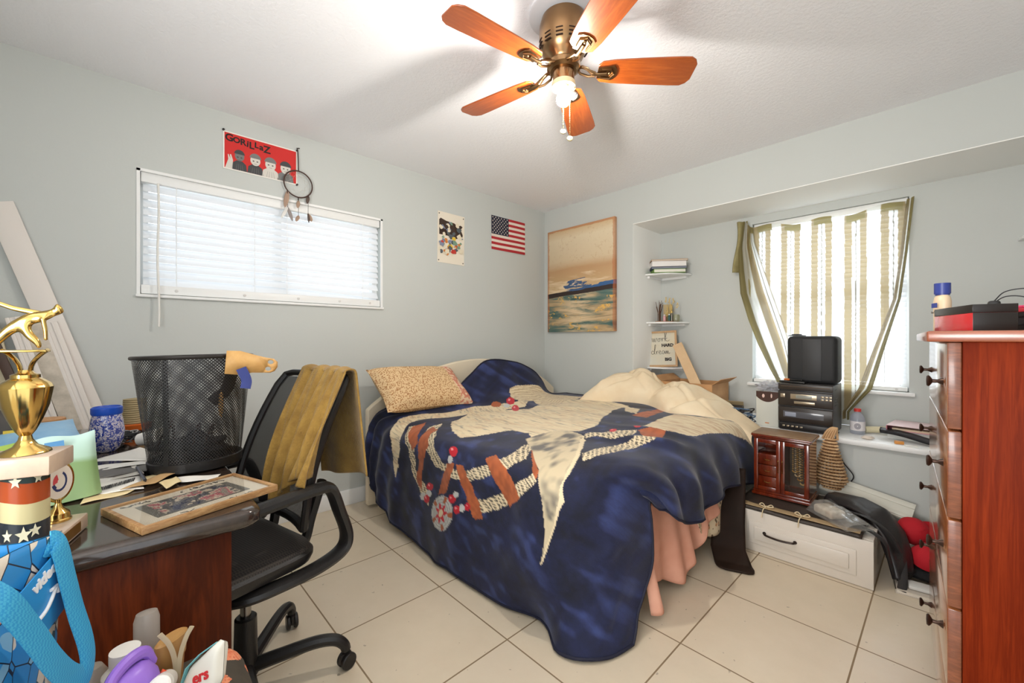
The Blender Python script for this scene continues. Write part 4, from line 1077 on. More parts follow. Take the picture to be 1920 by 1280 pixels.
# ---- wire mesh waste bin with things in it
wb = thing('waste_bin', 'tall black wire mesh bin standing on the desk', 'waste bin', (1.185, -2.971, DT), rot=(0, R(-1.5), R(20)))
wb.scale = (.83, .83, 1)
wire = netting('wire_mesh', (34, 33, 33), 96, 34, .40, .4)
def binf(u, v):
    r = .142 + .042 * v; a = u * 2 * math.pi; return (r * math.cos(a), r * math.sin(a), .018 + v * .325)
B().grid(binf, 72, 8, uv=lambda u, v: (u, v)).obj('mesh_wall', wire, wb, ang=80)
B().lathe([(0, 0), (.140, 0), (.146, .004), (.148, .030), (.1435, .032), (.1415, .008), (0, .008)], 48).obj('base_pan', black_plastic, wb)
B().tube([(.186 * math.cos(2 * math.pi * i / 48), .186 * math.sin(2 * math.pi * i / 48), .345) for i in range(48)], .006, 8, closed=True).obj('rim', M('bin_rim', (40, 36, 33), .35, .4), wb)
B().box(-.009, .009, -.0015, .0015, .02, .345, mat=TR((.1445 * math.cos(R(-62)), .1445 * math.sin(R(-62)), 0), rz=28)).obj('seam_strip', black_plastic, wb)
bpy.data.objects[wb.children[-1].name].matrix_local = Matrix.Translation((0, 0, 0))
shoe_m = M('shoe_black', (26, 25, 28), .6, bump=(40, .5)); shoe_b = M('shoe_brown', (60, 44, 40), .5)
bc = Vector((1.185, -2.971, DT + .012))
for i, (dx, dy, dz, rz, lab, mm) in enumerate(((-.02, .01, .002, 25, 'black sandal lying at the bottom of the mesh bin', shoe_m), (.02, -.02, .055, 70, 'black strappy sandal on top of the other inside the mesh bin', shoe_m))):
    t = thing('sandal', lab, 'shoe', bc + Vector((dx, dy, dz)), rz, None, rot=(R(8 * i), R(6 - 14 * i), R(rz))); t.scale = (.84, .84, .95)
    b = B()
    def sole(u, v): 
        w_ = .036 * (1 + .25 * math.sin(u * 5 + .5)) * (math.sin(math.pi * (.04 + .92 * u))) ** .35
        return ((u - .5) * .23, (v - .5) * 2 * w_, .004 + .018 * (1 - u) ** 2)
    b.grid(sole, 20, 8); b.obj('sole', mm, t, solid=.012, ang=80)
    b = B()
    for s_, hh_ in ((.06, .045), (.02, .055), (-.06, .075), (-.085, .05)):
        b.tube([(s_ + .02 * math.sin(a), .045 * math.cos(a), .008 + hh_ * math.sin(a)) for a in [math.pi * q / 10 for q in range(11)]], .012, 8, flat=.25, up=(0, 0, 1) if 0 else None)
    b.obj('strap', mm if i == 0 else shoe_b, t)
hp = B().ball((0, 0, 0), .088, .075, .035, 24, 12, nz=.5, seed=4).obj('cloth_bundle', M('cloth_black', (20, 20, 22), .9, bump=(18, .8))); place(hp, bc + Vector((0, .0, .043)))
tag(hp, 'black crumpled cloth filling the bottom of the mesh bin', 'cloth')
# leather gymnastics grip hung over the rim
leather = M('leather_tan', (204, 160, 98), .55, var=((186, 140, 80), 14), bump=(120, .2))
gp = thing('hand_grip', 'tan leather hand grip with two holes hooked over the mesh bin rim', 'leather grip', (1.155, -2.972, DT))
gx = hit(470, 680, 0, 1.30)
def gripmesh():
    pts = []
    outl = [(-.035, .030), (.0, .034), (.045, .026), (.075, .022), (.095, .021), (.108, .012), (.110, -.004), (.104, -.018), (.092, -.025), (.070, -.027), (.04, -.030), (.0, -.040), (-.03, -.040)]
    bm = bmesh.new(); vv = [bm.verts.new((x, y, 0)) for x, y in outl]; ed = [bm.edges.new((vv[i], vv[(i + 1) % len(vv)])) for i in range(len(vv))]
    for cx_, cy_ in ((.088, .009), (.084, -.013)):
        hv_ = [bm.verts.new((cx_ + .0085 * math.cos(a), cy_ + .0065 * math.sin(a), 0)) for a in [2 * math.pi * q / 12 for q in range(12)]]
        ed += [bm.edges.new((hv_[q], hv_[(q + 1) % 12])) for q in range(12)]
    bmesh.ops.triangle_fill(bm, use_beauty=True, edges=ed)
    bm.verts.index_update()
    r = [v_.co.copy() for v_ in bm.verts], [[v_.index for v_ in f_.verts] for f_ in bm.faces]
    bm.free(); return r
vs_, fs_ = gripmesh(); b = B(); b._add(vs_, fs_)
gm = b.obj('leather_palm', leather, gp, solid=.003)
E1 = hit(440, 672, 0, 1.33); E2 = hit(518, 680, 0, 1.33)
ax_ = (E2 - E1).normalized(); up_ = Vector((0, 0, 1)) - ax_ * ax_.z; up_.normalize(); nz_ = ax_.cross(up_)
gm.matrix_world = Matrix(((ax_.x, up_.x, nz_.x, 0), (ax_.y, up_.y, nz_.y, 0), (ax_.z, up_.z, nz_.z, 0), (0, 0, 0, 1)))
gm.matrix_world = Matrix.Translation(hit(447, 678, 0, 1.33)) @ gm.matrix_world
bl_m = M('webbing_blue', (52, 62, 120), .8); bk_m = M('webbing_black', (24, 23, 24), .7)
def strapw(name, pts, wd, m_, par, th=.18):
    return B().tube(spline([tuple(q) for q in pts], 6), wd, 8, flat=th).obj(name, m_, par)
strapw('wrist_strap', [hit(452, 690, 0, 1.335), hit(462, 712, 0, 1.34), hit(460, 728, 0, 1.345)], .014, bl_m, gp)
strapw('black_strap', [hit(440, 672, 0, 1.29), hit(434, 700, 0, 1.27), hit(424, 730, 0, 1.26), hit(395, 754, 0, 1.25)], .017, bk_m, gp)
B().ball((0, 0, 0), .03, .006, .045, 14, 8).obj('leather_tab', leather, gp).location = hit(414, 756, 0, 1.252)
for ch in gp.children: ch.matrix_parent_inverse = Matrix.Translation(-gp.location)

# ---- framed picture lying flat, overhanging the desk edge
pf = thing('picture_frame', 'wood framed picture with a cream mat lying flat on the desk corner', 'picture frame', (1.567, -3.013, DT + .0005), 108.6)
W_, H_, t_ = .285, .205, .016
fw_ = wood('frame_light', (196, 160, 110), (150, 108, 66), (2, 9, 9), .45, .1)
b = B().box(-W_ / 2, W_ / 2, -H_ / 2, -H_ / 2 + .009, 0, t_, .001).box(-W_ / 2, W_ / 2, H_ / 2 - .009, H_ / 2, 0, t_, .001).box(-W_ / 2, -W_ / 2 + .009, -H_ / 2 + .009, H_ / 2 - .009, 0, t_, .001).box(W_ / 2 - .009, W_ / 2, -H_ / 2 + .009, H_ / 2 - .009, 0, t_, .001)
b.obj('frame', fw_, pf)
mt = B().box(-W_ / 2 + .009, W_ / 2 - .009, -H_ / 2 + .009, H_ / 2 - .009, .002, .010).obj('mat_board', M('mat_cream', (226, 214, 190), .7), pf)
ph_m, n, p = new_mat('photo_print')
v = n.coord('Object')
c = n.ramp(n.noise(v, 26, 4, .6), [(.30, rgb((44, 48, 80))), (.40, rgb((104, 100, 98))), (.52, rgb((206, 190, 164))), (.58, rgb((190, 92, 104))), (.63, rgb((150, 140, 126)))], 'CONSTANT')
sx = n.add('ShaderNodeSeparateXYZ', ins={0: v})
edge_ = n.math('GREATER_THAN', n.math('MAXIMUM', n.math('MULTIPLY', n.math('ABSOLUTE', sx.outputs[0]), .62), n.math('ABSOLUTE', sx.outputs[1])), .050)
n.l.new(n.mix(edge_, c, rgb((112, 108, 98))), p.inputs['Base Color']); p.inputs['Roughness'].default_value = .3
B().box(-.098, .098, -.055, .055, .0101, .0112).obj('photo', ph_m, pf)
b = B(); rr = random.Random(9)
for x0 in (-.115, -.105, .0, .045, .06):
    for k_ in range(3):
        x = x0 + k_ * .014
        b.tube(spline([(x + rr.uniform(0, .016), (.078 if x0 < .02 or 1 else -.075) + rr.uniform(-.008, .008), .0106) for q in range(4)], 4), .0006, 4)
for x0 in (-.06, .03, .07):
    b.tube(spline([(x0 + q * .006 + rr.uniform(-.004, .004), -.076 + rr.uniform(-.006, .006), .0106) for q in range(5)], 4), .0006, 4)
b.obj('signature', ink, mt)
B().box(-W_ / 2 + .009, W_ / 2 - .009, -H_ / 2 + .009, H_ / 2 - .009, .0125, .0135).obj('glazing', thin('frame_glazing', (252, 252, 252)), pf)
# ---- papers, envelopes, pen
def sheet_on(name, label, pix, z, mat_m, cat='paper', th=.0012, curl=0, group='papers spread over the desk'):
    P = [hit(x, y, 2, z) for x, y in pix]; c = sum(P, Vector()) / 4
    b = B()
    def f(u, v):
        q = (P[0] * (1 - u) + P[1] * u) * (1 - v) + (P[3] * (1 - u) + P[2] * u) * v - c
        q.z += curl * (max(0, u - .5) * 2) ** 2 + .0015 * math.sin(u * 6 + v * 4); return q
    b.grid(f, 10, 10)
    o = b.obj(name, mat_m, None, solid=th, ang=80); o.location = c
    return tag(o, label, cat, group)
env = M('envelope_white', (232, 228, 220), .7); env2 = M('paper_grey', (206, 200, 190), .7); man = M('paper_cream', (226, 208, 164), .7, var=((214, 190, 140), 6)); kraft = M('kraft', (186, 150, 104), .7)
sheet_on('envelope', 'white envelope on top of the paper pile behind the mesh bin', [(165, 866), (262, 838), (282, 846), (275, 862)], DT + .016, env, 'envelope')
sheet_on('envelope', 'white envelope just under the topmost one by the mesh bin', [(162, 876), (270, 862), (282, 868), (165, 884)], DT + .012, env, 'envelope')
sheet_on('booklet', 'dark grey booklet in the middle of the paper pile on the desk', [(165, 884), (280, 866), (290, 880), (170, 898)], DT + .008, M('booklet_grey', (104, 100, 96), .5), 'booklet', .004)
sheet_on('paper_sheet', 'crumpled white sheet next to the pen on the desk', [(172, 890), (250, 872), (270, 890), (178, 903)], DT + .0045, env2, curl=.006)
sheet_on('paper_sheet', 'white mailing sheet with a printed bar pattern on the desk', [(168, 898), (262, 890), (270, 915), (172, 928)], DT + .0035, env)
mb = B(); rr = random.Random(2)
mo = bpy.data.objects['paper_sheet.001'] if 'paper_sheet.001' in bpy.data.objects else None
for k_ in range(22):
    a = hit(178 + k_ * 3.4, 922 - k_ * .95, 2, DT + .0052); c2_ = hit(181 + k_ * 3.4, 915 - k_ * .95, 2, DT + .0052)
    d_ = (c2_ - a); s_ = Vector((-d_.y, d_.x, 0)).normalized() * rr.choice([.0008, .0016, .0012])
    mb.face([a - s_, a + s_, c2_ + s_, c2_ - s_])
bo = mb.obj('bar_print', ink, mo, ang=0); bo.matrix_parent_inverse = Matrix.Translation(-mo.location)
sheet_on('paper_sheet', 'long cream sheet along the front of the desk beside the framed picture', [(150, 945), (238, 925), (325, 882), (170, 918)], DT + .002, man)
sheet_on('envelope', 'open kraft envelope leaning across the papers near the mesh bin', [(225, 918), (300, 888), (330, 886), (290, 905)], DT + .010, kraft, 'envelope')
sheet_on('key_card', 'cream tag cut like a key lying above the framed picture', [(298, 905), (330, 893), (340, 902), (312, 915)], DT + .009, man, 'card', .002)
sheet_on('envelope', 'slim white envelope pointing at the chair on the desk edge', [(330, 895), (414, 888), (405, 899), (338, 903)], DT + .006, env, 'envelope')
pen = thing('pen', 'grey pen lying across the papers in front of the mesh bin', 'pen', hit(268, 896, 2, DT + .012))
a, c2_ = hit(257, 876, 2, DT + .016) - pen.location, hit(272, 900, 2, DT + .012) - pen.location
B().cyl(a, c2_, .004, n=10).obj('barrel', M('pen_grey', (96, 100, 110), .3, .5), pen); B().cyl(c2_, c2_ + (c2_ - a).normalized() * .014, .0035, .0008, 10).obj('tip', black_plastic, pen)
# ---- tumbler, stacked cups, paper cup, cables
tb_m, n, p = new_mat('tumbler_confetti')
v = n.coord('Object'); nzv = n.noise(v, 90, 3, .7, 1.2)
n.l.new(n.ramp(nzv, [(.36, rgb((44, 58, 140))), (.47, rgb((90, 104, 170))), (.52, rgb((214, 206, 208))), (.6, rgb((150, 140, 170))), (.7, rgb((228, 216, 210)))], 'CONSTANT'), p.inputs['Base Color'])
p.inputs['Roughness'].default_value = .12; p.inputs['Coat Weight'].default_value = .6
tu = thing('tumbler', 'round blue speckled tumbler with a blue lid on the desk', 'tumbler', (.775, -3.185, DT + .001)); tu.scale = (.80, .80, 1)
B().lathe([(0, 0), (.030, 0), (.044, .012), (.057, .045), (.0595, .075), (.054, .110), (.047, .135), (.045, .135), (.045, .128), (0, .128)], 36).obj('cup', tb_m, tu)
B().lathe([(0, .132), (.050, .132), (.053, .138), (.0525, .156), (.046, .160), (.044, .156), (0, .155)], 36).obj('lid', M('lid_blue', (26, 72, 170), .35), tu)
rc = thing('ribbed_candle_jar', 'ribbed tan jar standing in an orange bowl on the desk behind the bin', 'jar', (.42, -3.105, DT + .001))
B().lathe([(0, 0), (.036, 0), (.052, .012), (.056, .034), (.050, .038), (0, .036)], 28).obj('bowl', M('bowl_orange', (190, 92, 34), .3), rc)
B().lathe([(0, .036)] + [(.040 - .0001 * i + (.0022 if i % 2 else 0), .038 + i * .0045) for i in range(24)] + [(0, .146)], 28).obj('ribbed_jar', M('rattan_tan', (160, 142, 104), .6), rc)
pc = thing('paper_cup', 'white paper cup lying on its side against the mesh bin', 'cup', hit(262, 838, 2, DT) + Vector((0, 0, .028)), rot=(R(80), 0, R(140)))
B().lathe([(.0, 0), (.022, 0), (.030, .075), (.032, .076), (.030, .079), (.0285, .075), (.0215, .003), (0, .003)], 24).obj('cup_body', paper, pc)
cb = thing('cable', 'tangle of black and grey cables around the tumbler on the desk', 'cable', (.62, -3.2, DT + .001))
rr = random.Random(12); b = B()
for k_ in range(7):
    b.tube(spline([(rr.uniform(-.12, .14), rr.uniform(-.07, .11), rr.uniform(.003, .04)) for q in range(7)], 8), rr.choice([.003, .0025, .004]), 6)
b.obj('cord', M('cable_black', (34, 34, 38), .5), cb)
b = B()
for k_ in range(3):
    b.tube(spline([(rr.uniform(-.12, .14), rr.uniform(-.05, .11), rr.uniform(.003, .045)) for q in range(6)], 8), .0022, 6)
b.obj('pale_cord', M('cable_grey', (170, 168, 166), .5), cb)
# ---- storage jar, pouches, coffee bag
gj = thing('storage_jar', 'clear jar with a flat bamboo lid behind the trophy on the desk', 'jar', (.80, -3.335, DT + .001)); gj.scale = (.80, .80, 1)
jg = thin('clear_glass', (244, 244, 242), body=.22)
B().lathe([(0, 0), (.058, 0), (.062, .006), (.062, .118), (.056, .124), (.056, .118), (.058, .114), (.058, .008), (0, .005)], 32).obj('glass_body', jg, gj)
B().lathe([(0, .122), (.066, .122), (.068, .126), (.066, .137), (0, .138)], 32).obj('bamboo_lid', wood('bamboo', (200, 152, 96), (170, 118, 68), (3, 10, 10), .5, .1), gj)
B().lathe([(0, .006), (.054, .006), (.055, .05), (.03, .07), (0, .072)], 24).obj('contents', M('powder_white', (226, 222, 216), .8), gj)
b = B(); camdir = math.degrees(math.atan2(CAMY + 3.335, CAMX - .80))
b.text('Love', .034, Matrix.Rotation(R(camdir), 4, 'Z') @ Matrix(((0, 0, 1, .0630), (1, 0, 0, 0), (0, 1, 0, .078), (0, 0, 0, 1))), .0004, shear=.35)
b.obj('lettering', M('label_brown', (84, 70, 56), .5), gj)
def pouch(name, label, cat, loc, rz, w_, h_, d_, m_, lean=0, mats2=None, roll=0):
    t = thing(name, label, cat, loc, rz, rot=(R(lean), R(roll), R(rz)))
    b = B()
    for s in (-1, 1):
        def f(u, v):
            e = (1 - (2 * u - 1) ** 4) * (1 - v ** 3)
            return ((u - .5) * w_ * (1 - .04 * math.sin(v * 3)), s * (d_ / 2 * max(0, e) ** .6 + .001), v * h_ + .004 * math.sin(u * 7) * v)
        b.grid(f, 14, 14)
    b.obj('pouch_body', m_, t, ang=80)
    return t
mint, n, p = new_mat('mint_print')
v = n.coord('Object'); sx = n.add('ShaderNodeSeparateXYZ', ins={0: v})
n.l.new(n.ramp(n.math('ADD', n.math('MULTIPLY', sx.outputs[2], 4.4), n.math('MULTIPLY', n.noise(v, 14, 3), .08)), [(0, rgb((150, 178, 128))), (.42, rgb((130, 160, 104))), (.48, rgb((176, 206, 184))), (.75, rgb((186, 214, 206))), (.82, rgb((160, 198, 214))), (.9, rgb((226, 222, 206)))], 'LINEAR'), p.inputs['Base Color']); p.inputs['Roughness'].default_value = .35
t = pouch('snack_bag', 'mint green and blue foil bag standing behind the small medallion award', 'bag', (1.34, -3.235, DT + .002), 96, .105, .160, .045, mint, lean=-8, roll=-4)
B().box(-.036, -.004, -.0265, -.0255, .085, .150).obj('blue_panel', M('panel_blue', (92, 150, 200), .4), t)
t = pouch('pouch', 'light blue pouch lying flat on top of the things behind the trophy', 'pouch', (1.10, -3.31, DT + .10), 100, .17, .20, .03, M('pouch_blue', (120, 172, 212), .4, var=((158, 196, 222), 10)), lean=-78)
t2 = pouch('coffee_bag', 'black bag with pale lettering and a yellow label behind the trophy cup', 'bag', (.98, -3.41, DT + .002), 92, .15, .20, .07, M('coffee_black', (52, 46, 40), .45))
b = B(); rotb = Matrix(((1, 0, 0, .004), (0, 0, -1, -.037), (0, 1, 0, .075), (0, 0, 0, 1)))
b.text('Gimme', .034, rotb, .0006); b.obj('lettering', M('pale_ink', (196, 188, 172), .5), t2)
B().box(.02, .07, -.034, -.032, .10, .14).obj('yellow_label', M('label_yellow', (214, 184, 66), .5), t2)
t = pouch('pouch', 'lime green pouch with dark lettering left of the trophy column', 'pouch', (1.28, -3.40, DT + .002), 98, .15, .145, .04, M('lime', (164, 190, 88), .4, var=((140, 168, 66), 9)), lean=-20)
b = B()
for k_ in range(3): b.tube(spline([(-.045 + .018 * q, -.021 - .002 * k_, .10 - .028 * k_ + .010 * math.sin(q * 2 + k_)) for q in range(6)], 5), .0028, 5)
b.obj('lettering', M('dark_green_ink', (40, 52, 34), .5), t)
# ---- trophy with gymnast figure, its little award
mar = M('marble_cream', (214, 190, 166), .3, var=((196, 172, 152), 18), coat=.3)
tr = thing('trophy', 'tall gold cup trophy topped by a bending gymnast on a stars and stripes column', 'trophy', (1.680, -3.273, DT + .001), -16); tr.scale = (.65, .65, 1)
B().box(-.19, .05, -.085, .066, 0, .030, .003).obj('lower_slab', mar, tr)
B().box(-.135, -.01, .0661, .0676, .005, .025).obj('name_plate', M('plate_bronze', (168, 124, 66), .3, .7), tr)
col_m, n, p = new_mat('column_print')
v = n.coord('Object'); sx = n.add('ShaderNodeSeparateXYZ', ins={0: v})
zz = n.math('ADD', sx.outputs[2], n.math('MULTIPLY', n.math('SINE', n.math('MULTIPLY', sx.outputs[1], 46.0)), .004))
n.l.new(n.ramp(n.math('MULTIPLY', zz, 5.0), [(0, rgb((40, 46, 54))), (.36, rgb((40, 46, 54))), (.365, rgb((206, 196, 150))), (.54, rgb((206, 196, 150))), (.545, rgb((170, 74, 34))), (.725, rgb((150, 62, 30))), (.73, rgb((44, 58, 56)))], 'CONSTANT'), p.inputs['Base Color']); p.inputs['Roughness'].default_value = .25
cl_ = B().lathe([(.047, .031), (.047, .158)], 40).obj('column', col_m, tr)
def star(r): return [(r * (1 if q % 2 == 0 else .42) * math.sin(q * math.pi / 5), r * (1 if q % 2 == 0 else .42) * math.cos(q * math.pi / 5)) for q in range(10)]
for an, z, r in ((18, .052, .016), (44, .056, .012), (0, .148, .013), (52, .150, .010), (-20, .054, .012)):
    B().prism(star(r), -.001, .0012, Matrix.Rotation(R(an), 4, 'Z') @ Matrix(((0, 0, 1, .047), (1, 0, 0, 0), (0, 1, 0, z), (0, 0, 0, 1)))).obj('star', M('star_cream', (222, 218, 190), .4), cl_)
B().box(-.068, .072, -.085, .075, .158, .192, .003).obj('riser_slab', mar, tr)
z0 = .193
B().lathe([(0, z0), (.050, z0), (.047, z0 + 0.0043), (.024, z0 + 0.0130), (.014, z0 + 0.0245), (.012, z0 + 0.0317), (.016, z0 + 0.0360), (.020, z0 + 0.0403), (.033, z0 + 0.0612), (.045, z0 + 0.0864), (.051, z0 + 0.1116), (.0525, z0 + 0.1195), (.048, z0 + 0.1267), (.034, z0 + 0.1339), (.028, z0 + 0.1368), (.028, z0 + 0.1426), (.018, z0 + 0.1454), (.012, z0 + 0.1512), (0, z0 + 0.1512)], 48, star=lambda a: 1 + .035 * abs(math.cos(5 * a))).obj('cup', gold, tr)
b = B()
for s in (-1, 1):
    b.tube([(.006 * 0, s * (.010 + .035 * (q / 8) ** 2.2), z0 + 0.1476 + .040 * q / 8) for q in range(9)], .012, 8, flat=.3, up=(0, 1, 0))
b.box(-.014, .014, -.046, .046, z0 + 0.1836, z0 + 0.1879, .002)
b.obj('figure_stand', gold, tr)
# the little gymnast: one skinned body, bent forward on a straight leg, other leg and arms swept back
def skin_body(name, joints, bones, m_, parent, sub=2):
    me = bpy.data.meshes.new(name); me.from_pydata([j_[:3] for j_ in joints], bones, []); me.materials.append(m_)
    o = bpy.data.objects.new(name, me); COL.objects.link(o); o.parent = parent
    sk_ = o.modifiers.new('skin', 'SKIN'); sk_.use_smooth_shade = True
    for i, j_ in enumerate(joints):
        q = me.skin_vertices[0].data[i]; q.radius = (j_[3], j_[3]); q.use_root = (i == 0)
    s_ = o.modifiers.new('sub', 'SUBSURF'); s_.levels = sub; s_.render_levels = sub
    return o
fz_ = z0 + .188
J = [(0, -.004, fz_ + .075, .010), (0, .016, fz_ + .085, .0095), (0, .034, fz_ + .090, .011), (0, .044, fz_ + .098, .005), (0, .052, fz_ + .108, .0105), (0, .056, fz_ + .116, .008),   # pelvis, waist, chest, neck, head, crown
     (.004, .006, fz_ + .040, .008), (.004, .020, fz_ + .020, .006), (.004, .024, fz_ + .004, .0045),     # standing leg
     (-.004, -.026, fz_ + .052, .009), (-.005, -.052, fz_ + .010, .007), (-.005, -.060, fz_ - .012, .0045),     # other leg
     (.010, .030, fz_ + .080, .005), (.010, .034, fz_ + .050, .004), (.008, .034, fz_ + .024, .0035),            # arm
     (-.010, .024, fz_ + .094, .005), (-.012, -.022, fz_ + .108, .004), (-.012, -.062, fz_ + .130, .0035)]
J = [(x * 1.1, -y * 1.25 if 0 else y * 1.3, fz_ + (z_ - fz_) * .70, r_ * 1.2) for x, y, z_, r_ in J]
Bn = [(0, 1), (1, 2), (2, 3), (3, 4), (4, 5), (0, 6), (6, 7), (7, 8), (0, 9), (9, 10), (10, 11), (2, 12), (12, 13), (13, 14), (2, 15), (15, 16), (16, 17)]
skin_body('gymnast_figure', J, Bn, gold, tr)
aw = thing('medallion_award', 'small gold award with a white round medallion on the trophy slab', 'award', (1.680, -3.273, DT + .0315), -16); aw.scale = (.65, .65, 1)
ox, oy = -.145, .012
B().lathe([(0, 0), (.030, 0), (.030, .004), (.027, .006), (.026, .016), (.023, .019), (.012, .026), (.007, .036), (.009, .044), (0, .046)], 32, TR((ox, oy, 0)), star=lambda a: 1 + .02 * math.cos(16 * a)).obj('award_foot', gold, aw)
mm_ = TR((ox, oy, .080), rz=55) @ TR(ry=90)
B().lathe([(0, -.004), (.040, -.004), (.042, 0), (.040, .004), (.0365, .003), (0, .003)], 40, mm_).obj('medallion_ring', gold, aw)
md = B().lathe([(0, .0031), (.0355, .0031), (.0355, .0036), (0, .0036)], 40, mm_).obj('medallion_face', M('medal_white', (226, 214, 198), .4), aw)
b = B()
def arcpoly(r0, r1, a0, a1): return [(r1 * math.cos(R(a0 + (a1 - a0) * i / 10)), r1 * math.sin(R(a0 + (a1 - a0) * i / 10)), .0039) for i in range(11)] + [(r0 * math.cos(R(a1 - (a1 - a0) * i / 10)), r0 * math.sin(R(a1 - (a1 - a0) * i / 10)), .0039) for i in range(11)]
b.face(arcpoly(.016, .021, -30, 150), mm_); b.mi = 1; b.face(arcpoly(.004, .016, 200, 290), mm_); b.mi = 0; b.face(arcpoly(.012, .02, 290, 330), mm_)
b.obj('emblem', [M('emblem_navy', (44, 52, 96), .5), M('emblem_red', (198, 70, 74), .5)], md, ang=0)

# =============================================================== TRIM BOARDS leaning on the left wall behind the desk
tm = M('trim_white', (228, 220, 212), .45); tm2 = M('trim_worn', (216, 204, 188), .7, var=((176, 166, 150), 14))
def plank(name, label, top, bot, wd, th, m_, xt, xb, moulding=False):
    """top / bot are (y, z) of the board's centre line; xt, xb its distance from the wall"""
    a = Vector((xt, top[0], top[1])); c = Vector((xb, bot[0], bot[1])); d = (a - c); l = d.length; d.normalize()
    nrm = Vector((1, 0, 0)) - d * d.x; nrm.normalize(); s = d.cross(nrm)
    b = B().box(-wd / 2, wd / 2, -th / 2, th / 2, 0, l, .002)
    if moulding: b.box(-wd * .5, -wd * .2, th / 2, th / 2 + .006, 0, l, .002).box(wd * .1, wd * .25, th / 2, th / 2 + .004, 0, l, .002)
    o = b.obj(name, m_)
    o.matrix_world = Matrix(((s.x, nrm.x, d.x, c.x), (s.y, nrm.y, d.y, c.y), (s.z, nrm.z, d.z, c.z), (0, 0, 0, 1)))
    return tag(o, label, 'trim board', 'trim boards leaning on the left wall')
plank('trim_board', 'long white trim board reaching highest on the left wall', (-3.535, 1.735), (-3.02, .015), .088, .016, tm, .012, .06)
plank('trim_board', 'white trim board nearest the window among the shorter leaning boards', (-3.385, 1.215), (-3.06, .012), .050, .014, tm, .045, .11, True)
plank('trim_board', 'rough plaster stained trim board between the two clean short boards', (-3.44, 1.23), (-3.12, .012), .060, .014, tm2, .05, .115)
plank('trim_board', 'white trim board just right of the gymnast figure', (-3.49, 1.235), (-3.19, .012), .045, .014, tm, .055, .12, True)
plank('trim_board', 'cream trim board end behind the gymnast figure', (-3.565, 1.27), (-3.33, .012), .05, .02, M('trim_cream', (214, 200, 168), .5), .06, .125)
plank('trim_board', 'dark brown wooden bar behind the trophy cup', (-3.54, 1.14), (-3.20, .012), .030, .02, M('bar_brown', (72, 50, 38), .5), .09, .155)
plank('trim_board', 'wide pale board at the far left edge behind the trophy', (-3.63, 1.25), (-3.52, .012), .07, .02, M('board_pale', (218, 196, 164), .5), .10, .16)

# =============================================================== OFFICE CHAIR
ch = thing('office_chair', 'black mesh office chair on casters pulled up to the desk', 'office chair', (1.285, -2.856, 0), 14.5)
chair_net = netting('chair_mesh', (26, 25, 26), 210, 200, .62, .6)
SZ_ = .475
def seat_out(k_, r=1): # rounded outline
    a = 2 * math.pi * k_ / 40; e = .32
    c_, s_ = math.cos(a), math.sin(a)
    return (.238 * r * (abs(c_) ** e) * (1 if c_ > 0 else -1), -.105 + .225 * r * (abs(s_) ** e) * (1 if s_ > 0 else -1))
b = B(); rings = [(.05, .405), (.45, .412), (.80, .432), (.97, .452), (1.0, .470), (1.0, .482), (.97, .490)]
vs = [(*seat_out(k_, r), z) for r, z in rings for k_ in range(40)]
fs = [(i * 40 + k_, i * 40 + (k_ + 1) % 40, (i + 1) * 40 + (k_ + 1) % 40, (i + 1) * 40 + k_) for i in range(len(rings) - 1) for k_ in range(40)] + [tuple(range(40))[::-1]]
b._add(vs, fs); b.obj('seat_pan', black_plastic, ch)
b = B(); rings = [(.975, .486), (.95, .500), (.80, .510), (.5, .508), (.02, .505)]
vs = [(*seat_out(k_, r), z) for r, z in rings for k_ in range(40)]
fs = [(i * 40 + k_, i * 40 + (k_ + 1) % 40, (i + 1) * 40 + (k_ + 1) % 40, (i + 1) * 40 + k_) for i in range(len(rings) - 1) for k_ in range(40)] + [tuple(4 * 40 + q for q in range(40))]
b._add(vs, fs)
seat_m, n, p = new_mat('seat_mesh_cloth')
v = n.coord('Object', scale=(190, 190, 190), rot=(0, 0, R(45))); vo = n.add('ShaderNodeTexChecker', ins={'Vector': v, 'Scale': 1.0, 'Color1': rgb((24, 22, 22)), 'Color2': rgb((62, 54, 48))})
n.l.new(vo.outputs[0], p.inputs['Base Color']); p.inputs['Roughness'].default_value = .65
b.obj('seat_cushion', seat_m, ch)
B().lathe([(.036, .385), (.09, .41), (.05, .41), (.03, .34), (.028, .335), (0, .335)], 24, TR((0, -.02, 0))).obj('tilt_mechanism', black_plastic, ch)
for s in (-1, 1):
    pth = spline([(s * .252, -.185, .668), (s * .254, -.06, .676), (s * .255, .08, .681), (s * .255, .128, .668), (s * .254, .160, .59), (s * .253, .188, .505), (s * .251, .172, .458), (s * .246, .10, .436), (s * .236, 0, .430), (s * .205, -.10, .425), (s * .12, -.13, .418)], 6)
    B().tube(pth, .0175, 10, flat=1.6, up=(1, 0, 0)).obj('armrest', black_plastic, ch)
# backrest: curved mesh in a frame
def backp(u, v):
    x = (u - .5) * .44 * (1 - .10 * v); z = .545 + v * .465
    y = .085 + .155 * v ** 1.3 + .050 * (2 * u - 1) ** 2 * (1 - .4 * v) * -1 + .03 - .02 * math.sin(v * 3)
    return (x, y, z)
B().grid(lambda u, v: backp(.03 + .94 * u, .03 + .94 * v), 24, 24, uv=lambda u, v: (u, v)).obj('back_mesh', chair_net, ch, ang=80)
fr = [backp(0, t / 10) for t in range(1, 10)] + [backp(.03, .985), backp(.10, 1)] + [backp(t / 10, 1) for t in range(2, 9)] + [backp(.9, 1), backp(.97, .985)] + [backp(1, 1 - t / 10) for t in range(1, 10)] + [backp(.97, .015), backp(.9, 0)] + [backp(1 - t / 10, 0) for t in range(2, 9)] + [backp(.1, 0), backp(.03, .015)]
B().tube(fr, .014, 8, closed=True, flat=.8).obj('back_frame', black_plastic, ch)
